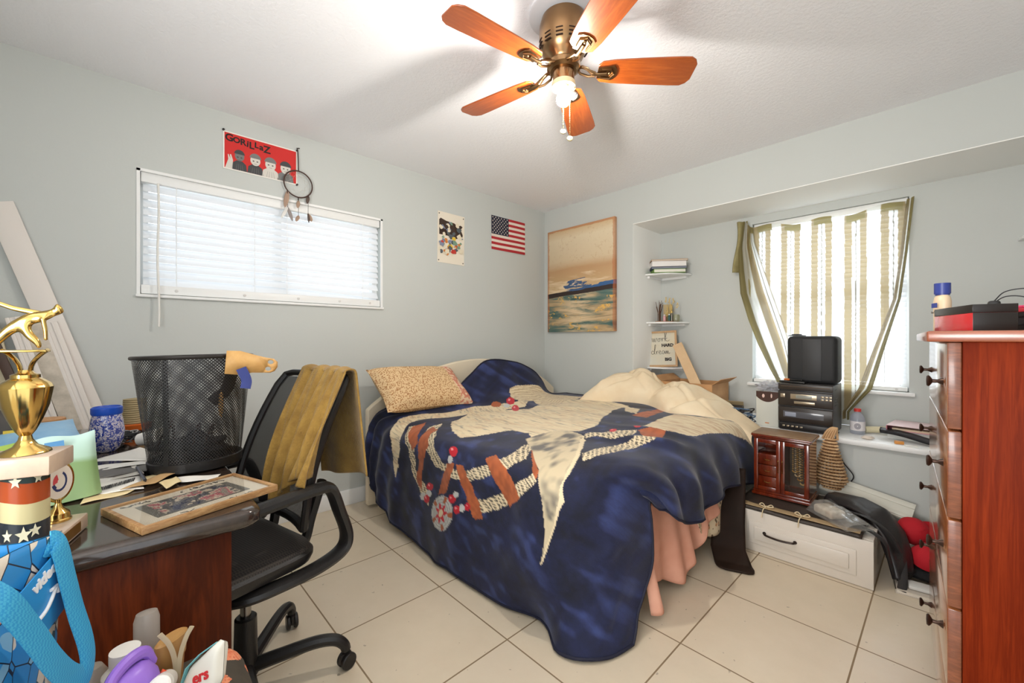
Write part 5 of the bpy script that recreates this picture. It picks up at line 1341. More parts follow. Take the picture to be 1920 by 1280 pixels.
for s in (-1, 1): B().tube(spline([(s * .10, .05, .42), (s * .10, .13, .45), (s * .11, .155, .54), (s * .14, .175, .66)], 6), .016, 8).obj('back_support', black_plastic, ch)
B().cyl((0, 0, .20), (0, 0, .37), .0155, n=20).obj('gas_lift', M('steel_lift', (150, 146, 142), .25, 1), ch)
B().lathe([(0, .062), (.036, .062), (.038, .075), (.034, .10), (.031, .245), (.026, .250), (0, .250)], 28).obj('column_cover', black_plastic, ch)
for k_ in range(5):
    a = R(67 - 14.5 + 72 * k_); ca, sa = math.cos(a), math.sin(a)
    pth = spline([(.02 * ca, .02 * sa, .085), (.10 * ca, .10 * sa, .098), (.20 * ca, .20 * sa, .112), (.262 * ca, .262 * sa, .106), (.292 * ca, .292 * sa, .084), (.300 * ca, .300 * sa, .062)], 5)
    lg = B().tube(pth, .0185, 10, radii=[.022 - .006 * i / (len(pth) - 1) for i in range(len(pth))]).obj('leg', black_plastic, ch)
    b = B(); wx_, wy_ = .302 * ca, .302 * sa; rz_ = math.degrees(a) + 35
    for s in (-1, 1):
        b.lathe([(0, -.007), (.024, -.007), (.027, -.004), (.027, .004), (.024, .007), (0, .007)], 20, TR((wx_, wy_, .0275), rz=rz_) @ TR((0, s * .013, 0), rx=90))
    b.box(-.026, .012, -.006, .006, .022, .056, .003, TR((wx_, wy_, 0), rz=rz_))
    b.obj('caster', M('caster_black', (30, 27, 26), .4), lg)
# jacket folded over the chair back
jk_m = M('olive_towel', (156, 122, 56), .95, sheen=.15, var=((132, 100, 44), 22), bump=(160, .8))
def drape(u, v):
    """u across the chair back, v from the front hem (0) over the top edge to the rear hem (1)"""
    x = -.085 + u * .300
    uu = (x / .40) + .5
    if v < .54:
        t = 1 - v / .54; q = max(.05, 1 - t * (.74 + .10 * math.sin(u * 5 + .6)))
        bx_, by, bz = backp(uu, min(1, q)); y = by - .022 - .018 * t; z = bz + .018 * (1 - t) ** 2
        x = bx_ + .055 * t + .05 * t * (.5 - u)
        y -= (.016 * math.sin(u * 25 + t * 2.6) + .009 * math.sin(u * 47 + 3 - t)) * (.3 + t)
        y -= .02 * t * math.sin(math.pi * u)
    elif v < .62:
        t = (v - .54) / .08; bx_, by, bz = backp(uu, 1.0); a = math.pi * t
        y = by - .022 * math.cos(a); z = bz + .018 + .010 * math.sin(a) + .004 * math.sin(u * 25); x = bx_
    else:
        t = (v - .62) / .38; bx_, by, bz = backp(uu, 1.0)
        y = by + .024 + .02 * t + .014 * math.sin(u * 9 + 1) * t; z = bz + .018 - t * (.41 - .05 * u); x = bx_ + .035 * t * (u + .15)
    return (x, y, z)
jk = B().grid(drape, 80, 110).obj('folded_towel', jk_m, None, solid=.006, ang=80)
jk.location = (1.285, -2.856, 0); jk.rotation_euler = (0, 0, R(14.5))
tag(jk, 'olive brown cloth draped over the mesh back of the office chair', 'cloth')

# =============================================================== DRESSER and what stands on it
cherry = wood('cherry_wood', (132, 46, 14), (98, 28, 6), (15, 15, .7), .5, .0, 2.4)
front_m = wood('drawer_front_wood', (176, 112, 68), (150, 90, 52), (6, 1.0, 6), .16, .8, 2)
end_m = wood('drawer_end_wood', (140, 80, 50), (104, 56, 34), (3, 3, 16), .4, .3, 3)
top_m = wood('dresser_top_wood', (166, 92, 56), (136, 68, 38), (1.2, 8, 8), .3, .5, 2.4)
cherry.node_tree.nodes['Principled BSDF'].inputs['Specular IOR Level'].default_value = .06
dr = thing('dresser', 'tall reddish wood chest of drawers at the right edge of the room', 'dresser', (2.84, -1.76, 0), 3.2)
DW, DD = .83, .46
B().box(.022, DD, 0, DW, .0, 1.1345, .002).obj('carcass', cherry, dr)
B().box(-.036, DD + .004, -.012, DW + .012, 1.1345, 1.160, .004).obj('top', top_m, dr)
knob_m = M('knob_bronze', (70, 52, 44), .35, .7)
for k_ in range(5):
    zc = 1.034 - .205 * k_
    d_ = B().box(-.002, .0215, .004, DW - .004, zc - .1005, zc + .0995, .003)
    do = d_.obj('drawer', [front_m, end_m], dr)
    for pg in do.data.polygons:
        if abs(pg.normal.y) > .8: pg.material_index = 1
    for y in (.125, .665):
        B().lathe([(0, 0), (.010, 0), (.008, .004), (.0045, .010), (.0045, .019), (.013, .024), (.0145, .027), (.012, .030), (0, .031)], 16, TR((-.002, y, zc), ry=-90)).obj('knob', knob_m, do)
DM = Matrix.Translation((2.84, -1.76, 0)) @ Matrix.Rotation(R(3.2), 4, 'Z')
def on_dresser(x, y, z=1.1605): return DM @ Vector((x, y, z))
rb = thing('storage_case', 'red and black rectangular case at the front corner of the dresser top', 'case', on_dresser(.050, .15), 3.2 + 16)
# local x runs back into the dresser, y along the front
blk = M('case_black', (34, 28, 26), .3); rdm = M('case_red', (206, 40, 48), .25, coat=.4)
B().box(0, .078, 0, .21, 0, .046, .001).obj('lower_tray', [rdm, blk], rb)
lo = rb.children[0]
for pg in lo.data.polygons:
    if pg.normal.y < -.8: pg.material_index = 1
B().box(-.0005, .0785, -.0005, .2105, .0462, .0668, .001).obj('lid', blk, rb)
lt = thing('lotion_bottle', 'beige lotion bottle with a blue cap behind the red and black case', 'bottle', on_dresser(.012, .43), 20)
b = B(); prof = [(0, 0), (.0245, 0), (.026, .004), (.026, .095), (.023, .108), (.017, .114), (0, .114)]
b.lathe(prof, 28, Matrix.Diagonal((.72, 1.0, 1, 1))); b.obj('bottle_body', M('lotion_beige', (226, 200, 166), .35), lt)
B().lathe([(0, .114), (.0165, .114), (.0165, .118), (.0185, .118), (.0185, .150), (0, .151)], 24).obj('cap', M('cap_blue', (52, 66, 140), .35), lt)
b = B()
for ang_, z in ((-1, .082),):
    b.box(-.0005, .0005, -.018, .016, .076, .090, mat=TR((-.0187, .0, 0), rz=0))
b.obj('blue_label', M('label_blue', (56, 70, 150), .5), lt)
b = B(); b.text('Fine Skin', .010, Matrix(((0, 0, -1, -.0192), (-1, 0, 0, .0), (0, 1, 0, .062), (0, 0, 0, 1))), .0004); b.obj('lettering', M('label_grey', (110, 100, 90), .5), lt, ang=0)
ad = thing('charger_plug', 'small black plug with thin looping wires on the dresser behind the case', 'charger', on_dresser(.105, .34))
B().box(-.012, .012, -.012, .012, 0, .085, .006).obj('plug_body', black_plastic, ad)
B().tube(spline([(0, 0, .084), (.02, -.01, .108), (.06, -.02, .112), (.10, -.02, .095), (.13, -.02, .075)], 8), .0014, 6).obj('wire', M('cable_black', (34, 34, 38), .5), ad)
B().tube(spline([(0, 0, .080), (.02, -.02, .094), (.05, -.03, .090), (.08, -.03, .068)], 8), .0014, 6).obj('wire', M('cable_black', (34, 34, 38), .5), ad)
zb = 1.1605
for lab, dz, cov, h_ in (('thick black book at the bottom of the dresser stack', 0, (34, 30, 30), .016), ('dark grey book in the middle of the dresser stack', .0165, (66, 64, 66), .019), ('thin black edged book on top of the dresser stack', .036, (40, 34, 32), .013)):
    book('book', lab, on_dresser(.22, .30, zb + dz), 3.2 + 8, .17, .22, h_, cov, (196, 182, 158) if dz else (60, 54, 52), 'books stacked on the dresser')
pk = thing('hair_tool', 'pink and red plastic hair straightener lying on the dresser books', 'hair tool', on_dresser(.20, .30, zb + .0495), -60)
B().box(-.09, .12, -.028, .028, 0, .014, .005).obj('lower_plate', M('pink_red', (214, 44, 62), .3), pk)
B().box(-.10, .10, -.018, .018, .014, .022, .004).obj('upper_plate', M('hot_pink', (232, 70, 120), .3), pk)
B().lathe([(0, 0), (.020, 0), (.019, .014), (.015, .018), (0, .018)], 20, TR((-.01, 0, .022))).obj('dial', M('hot_pink', (232, 70, 120), .3), pk)
db = thing('dish', 'dark shallow dish rim at the right end of the dresser top', 'dish', on_dresser(.24, .27, zb + .085))
B().lathe([(0, 0), (.05, 0), (.085, .018), (.088, .022), (.084, .022), (.05, .005), (0, .005)], 32).obj('dish_bowl', M('dish_dark', (44, 38, 40), .3), db)
B().lathe([(0, -.012), (.03, -.012), (.03, 0), (0, 0)], 20).obj('dish_foot', M('dish_dark', (44, 38, 40), .3), db)

# =============================================================== ALCOVE LEDGE
LZ = LEDGE + .0008
st_b = M('stereo_brown_black', (52, 44, 38), .35); st_d = M('stereo_black', (32, 28, 27), .4); st_g = M('stereo_bronze', (86, 72, 58), .3, .4); disp = M('stereo_display', (150, 150, 140), .25); silver = M('stereo_silver', (176, 160, 136), .3, .6)
se = thing('stereo', 'stacked black mini stereo system on the alcove ledge', 'stereo', (2.215, .01, LZ))
B().box(-.143, .143, .012, .30, 0, .302, .004).obj('cabinet', M('stereo_side', (64, 62, 62), .4), se)
f_ = B().box(-.145, .145, -.004, .012, .262, .302, .003).obj('cd_deck', st_b, se)
B().box(-.13, .13, -.0055, -.004, .282, .288).obj('disc_tray', st_g, f_)
f_ = B().box(-.145, .145, -.010, .012, .160, .255, .006).obj('receiver_panel', st_b, se)
B().box(-.075, .065, -.0125, -.010, .205, .238, .002).obj('display_bezel', silver, f_)
B().box(-.045, .040, -.0135, -.0125, .211, .232, .001).obj('display', disp, f_)
b = B()
for k_ in range(3):
    for q in range(2): b.box(.085 + .02 * k_, .100 + .02 * k_, -.0125, -.010, .208 + .017 * q, .219 + .017 * q, .001)
b.obj('button', silver, f_)
B().box(-.13, -.105, -.0125, -.010, .212, .236, .001).obj('knob_pad', silver, f_)
B().box(-.055, .055, -.0125, -.010, .176, .192, .002).obj('control_strip', silver, f_)
f_ = B().box(-.145, .145, -.008, .012, .055, .150, .006).obj('cassette_deck', st_b, se)
B().box(-.115, .10, -.0095, -.008, .085, .125, .002).obj('cassette_window', M('cassette_glass', (96, 96, 100), .15), f_)
B().box(-.105, -.045, -.0102, -.0095, .092, .118, .001).obj('cassette_label', M('cassette_label', (150, 156, 170), .4), f_)
B().box(-.14, .14, -.007, .012, .004, .048, .004).obj('key_panel', st_d, se)
b = B()
for k_ in range(5): b.box(-.12 + k_ * .024, -.106 + k_ * .024, -.0095, -.007, .022, .032, .001)
b.obj('deck_key', silver, se)
b = B()
for z in (.17, .19, .21, .268): b.box(.1425, .1436, .07, .18, z, z + .008, .001)
b.obj('side_vent', st_d, se)
sp = thing('speaker', 'black boxy speaker cabinet standing on top of the stereo', 'speaker', (2.232, .19, LZ + .3025))
B().box(-.135, .135, -.095, .095, 0, .308, .03, seg=4).obj('speaker_body', M('speaker_black', (36, 36, 37), .6), sp)
B().box(-.045, .055, -.0975, -.094, .02, .288, .002).obj('front_panel', M('speaker_panel', (50, 50, 51), .5), sp)
dk = B().lathe([(0, 0), (.050, 0), (.054, .004), (.030, .008), (.028, .014), (0, .016)], 28).obj('disc_lid', M('disc_dark', (58, 58, 58), .4)); place(dk, (2.135, .19, LZ + .3107 + .3005))
tag(dk, 'dark round lid lying on top of the black speaker', 'lid')
rm = thing('remote_control', 'black remote control lying on the front edge of the stereo', 'remote', (2.140, .06, LZ + .3027), -8)
B().box(-.075, .075, -.020, .020, 0, .014, .006).obj('remote_body', black_plastic, rm)
lg_ = thing('lighter', 'orange tipped marker lying on the black remote control', 'marker', (2.118, .066, LZ + .3177), -4)
B().cyl((-.028, 0, .006), (.004, 0, .006), .006, n=12).obj('orange_cap', M('marker_orange', (216, 112, 44), .4), lg_); B().cyl((.004, 0, .006), (.075, 0, .006), .0045, n=12).obj('marker_barrel', black_plastic, lg_)
cbx = thing('coffee_box', 'pale grey box with a brown curved band beside the stereo', 'box', (1.998, .085, LZ))
B().box(-.066, .066, -.05, .09, 0, .235, .002).obj('carton_body', M('carton_grey', (206, 206, 196), .6), cbx)
b = B(); b.prism([(-.066 + .132 * i / 16, .235 if 0 else .165 + .034 * (2 * i / 16 - 1) ** 2 * 1.0) for i in range(17)] + [(.066, .235), (-.066, .235)], 0, .0012, Matrix(((1, 0, 0, 0), (0, 0, -1, -.0502), (0, 1, 0, 0), (0, 0, 0, 1))))
bn = b.obj('brown_band', M('band_brown', (70, 42, 32), .4), cbx)
b = B().ball((0, 0, 0), .008, .001, .013, 12, 8); b2 = b
o = b.obj('band_mark', M('mark_pale', (226, 196, 184), .5), bn); o.location = (-.022, -.052, .205)
B().ball((0, 0, 0), .005, .001, .015, 12, 8).obj('band_mark', M('mark_pale', (226, 196, 184), .5), bn).location = (.026, -.052, .208)
B().box(-.012, .012, -.0512, -.0502, .020, .026).obj('orange_mark', M('mark_orange', (200, 120, 60), .5), cbx)
pb_m = thin('plastic_film', (238, 238, 242), rough=.15, body=.75)
pbg = B().ball((0, 0, 0), .075, .075, .030, 28, 14, nz=.9, seed=2, nsc=14).obj('plastic_bag', pb_m); place(pbg, (2.005, .10, LZ + .262))
tag(pbg, 'crumpled white plastic bag lying on the pale grey box', 'bag')
dbx = thing('small_box', 'small dark brown open box among the cables on the ledge', 'box', (1.76, .14, LZ), 12)
b = B().box(-.055, .055, -.04, .04, 0, .004).box(-.055, .055, -.04, -.036, .004, .10).box(-.055, .055, .036, .04, .004, .10).box(-.055, -.051, -.036, .036, .004, .10).box(.051, .055, -.036, .036, .004, .10)
b.obj('box_body', M('box_dark_brown', (58, 50, 40), .6), dbx, ang=0)
B().box(-.055, .055, -.04, .04, 0, .002, mat=TR((0, .04, .10), rx=-50)).obj('lid_flap', M('box_tan_inside', (176, 156, 120), .7), dbx)
cp = thing('cable', 'tangled heap of black, blue and grey cables on the ledge beside the pale box', 'cable', (1.82, .03, LZ))
rr = random.Random(21)
for nm, cc_, k0 in (('dark_cord', (40, 36, 36), 9), ('blue_cord', (92, 120, 150), 4), ('grey_cord', (170, 168, 164), 4), ('brown_cord', (92, 66, 48), 4)):
    b = B()
    for k_ in range(k0): b.tube(spline([(rr.uniform(-.085, .085), rr.uniform(-.03, .10), rr.uniform(.004, .10) * (1 - .4 * rr.random())) for q in range(7)], 7), rr.choice([.003, .004, .0045]), 6)
    b.obj(nm, M('wire_%d' % cc_[0], cc_, .5), cp)
wb2 = thing('water_bottle', 'clear plastic bottle with a red cap right of the stereo', 'bottle', (2.452, .205, LZ))
B().lathe([(0, 0), (.034, 0), (.037, .005), (.037, .080), (.036, .095), (.026, .120), (.016, .130), (.016, .140), (0, .140)], 28).obj('bottle_body', thin('bottle_clear', (228, 230, 238), body=.5), wb2)
lb_ = B().lathe([(.0373, .022), (.0376, .023), (.0376, .078), (.0373, .079)], 28, cap=False).obj('label', M('bottle_label', (226, 220, 220), .5), wb2)
b = B(); cd_ = math.atan2(CAMY - .205, CAMX - 2.452)
for q in range(5): b.tube([((.0378) * math.cos(cd_ + t), (.0378) * math.sin(cd_ + t), .050 + (.018 - .003 * q) * math.sin(6.28 * i / 16) ) for i, t in [(i, (.42 - .08 * q) * math.cos(6.28 * i / 16)) for i in range(17)]], .0009, 5)
b.obj('printed_mark', M('mark_grey', (120, 116, 130), .5), lb_)
B().lathe([(0, .138), (.018, .138), (.018, .154), (.016, .156), (0, .156)], 20).obj('cap', M('cap_red', (206, 60, 52), .4), wb2)
sn = B().ball((0, 0, 0), .030, .022, .011, 16, 10, nz=.3, seed=3).obj('shell', M('shell_pale', (220, 206, 192), .5)); place(sn, (2.515, .055, LZ + .010), 20)
tag(sn, 'pale shell lying on the ledge in front of the clear bottle', 'shell')
# stacks at the right end
def slab(name, label, cat, x0, x1, y0, y1, z0, h_, m_, rz=0, grp=None):
    o = B().box(-(x1 - x0) / 2, (x1 - x0) / 2, -(y1 - y0) / 2, (y1 - y0) / 2, 0, h_, .0015).obj(name, m_); place(o, ((x0 + x1) / 2, (y0 + y1) / 2, z0), rz); return tag(o, label, cat, grp)
slab('paper_stack', 'stack of white papers under the pink binder on the ledge', 'paper', 2.60, 2.86, .17, .42, LZ, .052, M('paper_stack_white', (222, 222, 216), .8, bump=(90, .4)), -4)
pb_ = thing('binder', 'pink edged binder on top of the white papers on the ledge', 'binder', (2.725, .27, LZ + .0528), -6)
B().box(-.125, .125, -.12, .12, 0, .003, .001).obj('cover', M('binder_pink', (214, 146, 160), .4), pb_); B().box(-.125, .125, -.12, .12, .026, .030, .001).obj('cover', M('binder_pink2', (226, 196, 196), .4), pb_); B().box(-.125, -.121, -.12, .12, .003, .026).obj('spine', M('binder_rose', (190, 110, 124), .4), pb_)
B().box(-.10, .122, -.112, .112, .0032, .014).obj('pages', M('pages_tan', (206, 186, 160), .8), pb_)
sw = thing('black_strap', 'black folded strap case lying in front of the papers on the ledge', 'strap', (2.66, .10, LZ))
def strp(u, v): return (-.10 + .26 * u, .075 - .10 * u + (v - .5) * .05, .040 - .020 * u + .006 * math.sin(u * 5) + .010 * v)
B().grid(strp, 24, 6).obj('strap_body', M('strap_black', (30, 28, 32), .5), sw, solid=.018, ang=80)
slab('matchbox', 'tiny orange and yellow box under the black strap on the ledge', 'box', 2.632, 2.672, .028, .052, LZ, .016, M('matchbox_orange', (206, 138, 62), .5), 8)
slab('receipt', 'white slip of paper at the front edge of the ledge', 'paper', 2.675, 2.73, .0, .03, LZ, .004, paper, 15)
rl = thing('paper_roll', 'rolled cream cloth lying between the bottle and the binder', 'cloth roll', (2.545, .285, LZ + .022), 25)
B().tube([(-.07, 0, 0), (-.02, .004, .002), (.03, 0, .006), (.08, -.006, .0)], .020, 12).obj('roll_body', M('roll_cream', (214, 204, 170), .8, bump=(40, .4)), rl)
pcord = B().tube(spline([(2.37, .13, LZ + .006), (2.375, .03, LZ + .004), (2.378, -.034, LZ - .01), (2.385, -.040, .47), (2.42, -.035, .40), (2.46, -.03, .34), (2.445, -.025, .29)], 8), .0032, 6).obj('power_cord', M('cable_black', (34, 34, 38), .5))
tag(pcord, 'thin black power cord hanging from the ledge down the bench wall', 'cord')

# =============================================================== LOW DRAWER UNIT and what lies on it
du_ = thing('drawer_unit', 'low white single drawer unit on the floor at the foot of the bed', 'drawer unit', (2.305, -.40, 0))
wl = M('laminate_white', (216, 208, 196), .35)
hw_, hd_ = .303, .258
b = B().box(-hw_, hw_, -hd_, hd_, .205, .221, .001).box(-hw_, -hw_ + .016, -hd_, hd_, 0, .205).box(hw_ - .016, hw_, -hd_, hd_, 0, .205).box(-hw_ + .016, hw_ - .016, hd_ - .01, hd_, 0, .205).box(-hw_ + .016, hw_ - .016, -hd_, hd_ - .01, .012, .024)
b.obj('body', wl, du_, ang=0)
f_ = B().box(-hw_ - .002, hw_ + .002, -hd_ - .019, -hd_ - .001, .002, .219, .002)
x0, x1, z0, z1 = -.205, .245, .045, .165
f_.box(x0, x1, -hd_ - .0255, -hd_ - .018, z0, z1, .006).box(x0 + .026, x1 - .026, -hd_ - .033, -hd_ - .022, z0 + .024, z1 - .024, .010)
fo = f_.obj('drawer_front', wl, du_)
hn = B().tube(spline([(-.128, -hd_ - .031, .118), (-.118, -hd_ - .050, .116), (-.06, -hd_ - .056, .113), (-.002, -hd_ - .050, .116), (.008, -hd_ - .031, .118)], 6), .0052, 8).obj('drawer_pull', M('iron_pull', (52, 40, 34), .4, .5), fo)
for x in (-.128, .008): B().lathe([(0, 0), (.009, 0), (.007, .005), (0, .006)], 12, TR((x, -hd_ - .0325, .118), rx=90)).obj('pull_plate', M('iron_pull', (52, 40, 34), .4, .5), hn)
# tied leather folder lying on the unit
fo_ = thing('leather_folder', 'dark leather folder with cream ties under the jewelry cabinet', 'folder', (2.30, -.44, .2215))
lth = M('leather_dark', (54, 44, 36), .5, bump=(60, .4))
def fol(u, v): return ((u - .5) * .54, (v - .5) * .46 - .012, .004 + .012 * (1 if v > .08 else v / .08) + .003 * math.sin(u * 9) * (1 - v))
B().grid(fol, 30, 16).obj('cover', lth, fo_, solid=.008, ang=80)
B().box(-.262, .262, -.232, -.18, .0195, .022, .001).obj('tan_edging', M('edging_tan', (176, 150, 112), .7), fo_)
for x in (-.125, .035):
    b = B(); z = .024
    for s in (-1, 1): b.tube(spline([(x, -.215, z), (x + s * .02, -.20, z + .012), (x + s * .032, -.21, z + .006), (x + s * .012, -.22, z + .004), (x, -.215, z + .003)], 6), .0026, 6)
    b.tube(spline([(x, -.215, z + .002), (x - .006, -.245, .016), (x - .008, -.262, -.02)], 6), .0026, 6)
    b.obj('tie_cord', M('tie_cream', (214, 196, 160), .8), fo_)
# jewelry cabinet
FZ = .2465
jc = thing('jewelry_cabinet', 'small cherry wood jewelry cabinet with glass doors beside the bed', 'jewelry cabinet', (2.197, -.375, FZ), 1)
jw = wood('jewel_wood', (128, 48, 22), (92, 30, 12), (9, 9, 1.6), .18, .8, 2.2); jt = M('jewel_top', (150, 120, 88), .4, var=((128, 96, 66), 6)); jd = M('jewel_inside', (46, 20, 14), .6)
hw_, hd_ = .132, .095
b = B().box(-hw_, -hw_ + .010, -hd_, hd_, .03, .325).box(hw_ - .010, hw_, -hd_, hd_, .03, .325).box(-hw_ + .010, hw_ - .010, hd_ - .008, hd_, .03, .325).box(-.005, .005, -hd_ + .008, hd_ - .008, .03, .325)
b.obj('body', jw, jc, ang=0)
B().box(-hw_ - .010, hw_ + .010, -hd_ - .012, hd_ + .008, 0, .016, .003).box(-hw_ - .004, hw_ + .004, -hd_ - .006, hd_ + .004, .016, .030, .003).obj('plinth', jw, jc)
B().box(-hw_ - .006, hw_ + .006, -hd_ - .008, hd_ + .006, .325, .336, .003).box(-hw_ - .014, hw_ + .014, -hd_ - .016, hd_ + .010, .336, .348, .004).obj('cornice', jw, jc)
B().box(-hw_ - .012, hw_ + .012, -hd_ - .014, hd_ + .008, .3482, .3515, .001).obj('top_panel', jt, jc)
for s in (-1, 1):
    x0, x1 = (-hw_ + .001, -.001) if s < 0 else (.001, hw_ - .001)
    b = B().box(x0, x0 + .020, -hd_ - .012, -hd_ - .001, .032, .323, .002).box(x1 - .020, x1, -hd_ - .012, -hd_ - .001, .032, .323, .002).box(x0 + .02, x1 - .02, -hd_ - .012, -hd_ - .001, .032, .054, .002).box(x0 + .02, x1 - .02, -hd_ - .012, -hd_ - .001, .301, .323, .002)
    d_ = b.obj('door', jw, jc)
    B().box(x0 + .0205, x1 - .0205, -hd_ - .006, -hd_ - .005, .0545, .3005).obj('door_glass', thin('door_glass', (252, 249, 246), gloss=.02), d_)
    B().tube(spline([(s * .010, -hd_ - .012, .145), (s * .010, -hd_ - .020, .155), (s * .010, -hd_ - .019, .185), (s * .010, -hd_ - .020, .205), (s * .010, -hd_ - .012, .215)], 4), .002, 6).obj('door_pull', gold, d_)
for k_ in range(4):
    z = .048 + k_ * .064
    if k_ == 3: continue
    d_ = B().box(-hw_ + .012, -.007, -hd_ + .006, hd_ - .012, z, z + .060, .002).obj('inner_drawer', jw, jc)
    B().tube(spline([(-.085, -hd_ + .006, z + .032), (-.078, -hd_ - .001, z + .028), (-.058, -hd_ - .001, z + .028), (-.051, -hd_ + .006, z + .032)], 4), .0018, 6).obj('inner_pull', gold, d_)
B().box(.006, hw_ - .011, hd_ - .012, hd_ - .0085, .034, .322).obj('lining', M('lining_grey', (84, 78, 72), .6), jc)
for k_ in range(4):
    x = .050 + .013 * k_; l = .15 + .02 * k_
    b = B(); 
    pth = [(x - .010, -.01, .30 - l * q / 14) for q in range(14)] + [(x + .011 * math.cos(R(180 + 18 * q)), -.012, .30 - l - .008 * math.sin(R(18 * q))) for q in range(11)] + [(x + .010, -.012, .30 - l + l * q / 14) for q in range(15)]
    for q, pt in enumerate(pth): b.ball((pt[0], pt[1] - .004 * k_, pt[2]), .0042 if q % 2 else .0032, nu=8, nv=5)
    nk = b.obj('necklace', M('bead_gold_%d' % k_, ((200, 160, 92), (222, 206, 170), (176, 128, 66), (214, 186, 126))[k_], .3, .5)); nk.matrix_world = Matrix.Translation((2.197, -.375, FZ)) @ Matrix.Rotation(R(1), 4, 'Z')
    tag(nk, ('gold bead', 'pale pearl', 'bronze bead', 'light gold bead')[k_] + ' necklace hanging %s the right glass door of the cabinet' % ('leftmost behind', 'second from left behind', 'third from left behind', 'rightmost behind')[k_], 'necklace', 'necklaces in the jewelry cabinet')
# wicker basket wedged behind the cabinet
wk = thing('wicker_basket', 'tan wicker basket hanging behind the jewelry cabinet against the bench', 'basket', (2.365, -.120, .262), -6)
wk_m = M('wicker', (222, 186, 142), .7, var=((186, 144, 100), 30)); wk_d = M('wicker_dark', (120, 84, 54), .7)
def bprof(t): return .016 + .060 * min(1, (1 - t) * 1.25) * min(1, .45 + t * 3.2)
HB = .30
b = B()
for k_ in range(22):
    a = 2 * math.pi * k_ / 22
    b.tube([(bprof(q / 10) * 1.0 * math.cos(a), bprof(q / 10) * .62 * math.sin(a), .005 + HB * q / 10) for q in range(11)], .0035, 5)
b.obj('rib', wk_d, wk, label=None)
b = B()
for r_ in range(17):
    t = r_ / 17
    b.tube([((bprof(t) + .004 * (1 if (q + r_) % 2 else -1)) * math.cos(2 * math.pi * q / 44), (bprof(t) + .004 * (1 if (q + r_) % 2 else -1)) * .62 * math.sin(2 * math.pi * q / 44), .008 + HB * t) for q in range(44)], .0085, 6, closed=True, flat=.75)
b.obj('weave', wk_m, wk, ang=80)
b = B()
for k_ in range(5): b.tube(spline([(-.035 + .012 * k_, -.01, HB - .01), (-.010 + .010 * k_, -.015, HB + .04), (.02 + .004 * k_, -.012, HB + .062), (.034, -.005, HB + .03), (.036, 0, HB - .01)], 5), .0055, 6)
b.obj('handle', M('wicker_light', (206, 166, 122), .7), wk)
# white moulded board lying across the back of the unit
wp = thing('trim_board', 'white moulded board lying behind the drawer unit against the bench wall', 'trim board', (2.52, -.10, .255), rot=(R(32), R(10.5), R(-3)))
B().box(-.20, .20, -.06, .06, -.008, .008, .002).box(-.20, .20, -.055, -.03, .008, .014, .002).box(-.20, .20, .02, .05, .008, .013, .002).obj('board', M('board_white', (222, 220, 208), .45), wp)
# clear plastic bag with a white pack in it
cbg = thing('plastic_bag', 'clear plastic bag with a white pack inside on the drawer unit', 'bag', (2.445, -.565, .2475), -38)
B().box(-.075, .035, -.042, .042, .003, .046, .012, seg=3).obj('white_pack', M('pack_white', (240, 232, 218), .6, var=((196, 182, 166), 30)), cbg)
def bagf(s):
    def f(u, v):
        x = -.10 + .25 * u; e = max(0, (1 - (2 * v - 1) ** 4)) * (1 - .75 * max(0, u - .45) / .55) * min(1, u * 9)
        return (x, (v - .5) * (.115 + .03 * u), (.002 if s < 0 else .006 + .058 * e ** .6 + .006 * mnoise.noise(Vector((u * 9, v * 7, 1))) * e))
    return f
b = B(); b.grid(bagf(1), 36, 24); b.grid(bagf(-1), 4, 4)
b.obj('film', thin('clear_film', (240, 238, 234), rough=.12, body=.22), cbg, ang=80)
# black leather bag sagging off the right side
lb2 = M('bag_leather', (44, 40, 40), .42, bump=(50, .4))
bag = thing('shoulder_bag', 'black leather shoulder bag sagging over the right side of the white drawer unit', 'bag', (2.60, -.38, 0))
def bagb(u, v):
    pts = [(-.20, .10, .285), (-.08, .055, .292), (.0, .02, .27), (.055, -.02, .20), (.085, -.07, .12), (.10, -.11, .045)]
    k = min(len(pts) - 2, int(u * (len(pts) - 1))); t = u * (len(pts) - 1) - k
    a, c = Vector(pts[k]), Vector(pts[k + 1]); q = a.lerp(c, t)
    wv = (v - .5) * (.10 + .10 * math.sin(math.pi * (.15 + .7 * u)))
    return (q.x + wv * .30, q.y + wv * .85 - .02, q.z - .04 * (2 * v - 1) ** 2 * (1 - u) + .006 * math.sin(v * 9 + u * 4))
B().grid(bagb, 40, 20).obj('bag_body', lb2, bag, solid=.03, ang=80)
def stp(name, pts, wd): return B().tube(spline(pts, 7), wd, 8, flat=.22).obj(name, lb2, bag)
stp('shoulder_strap', [(-.06, -.19, .238), (.0, -.22, .238), (.045, -.225, .20), (.058, -.205, .12), (.075, -.17, .05), (.10, -.12, .028), (.13, -.06, .06)], .018)
stp('shoulder_strap', [(.085, -.05, .13), (.095, -.12, .09), (.10, -.19, .045), (.098, -.235, .014)], .016)
stp('shoulder_strap', [(-.20, .0, .278), (-.13, -.06, .262), (-.03, -.10, .262), (.05, -.11, .215), (.09, -.12, .14)], .014)
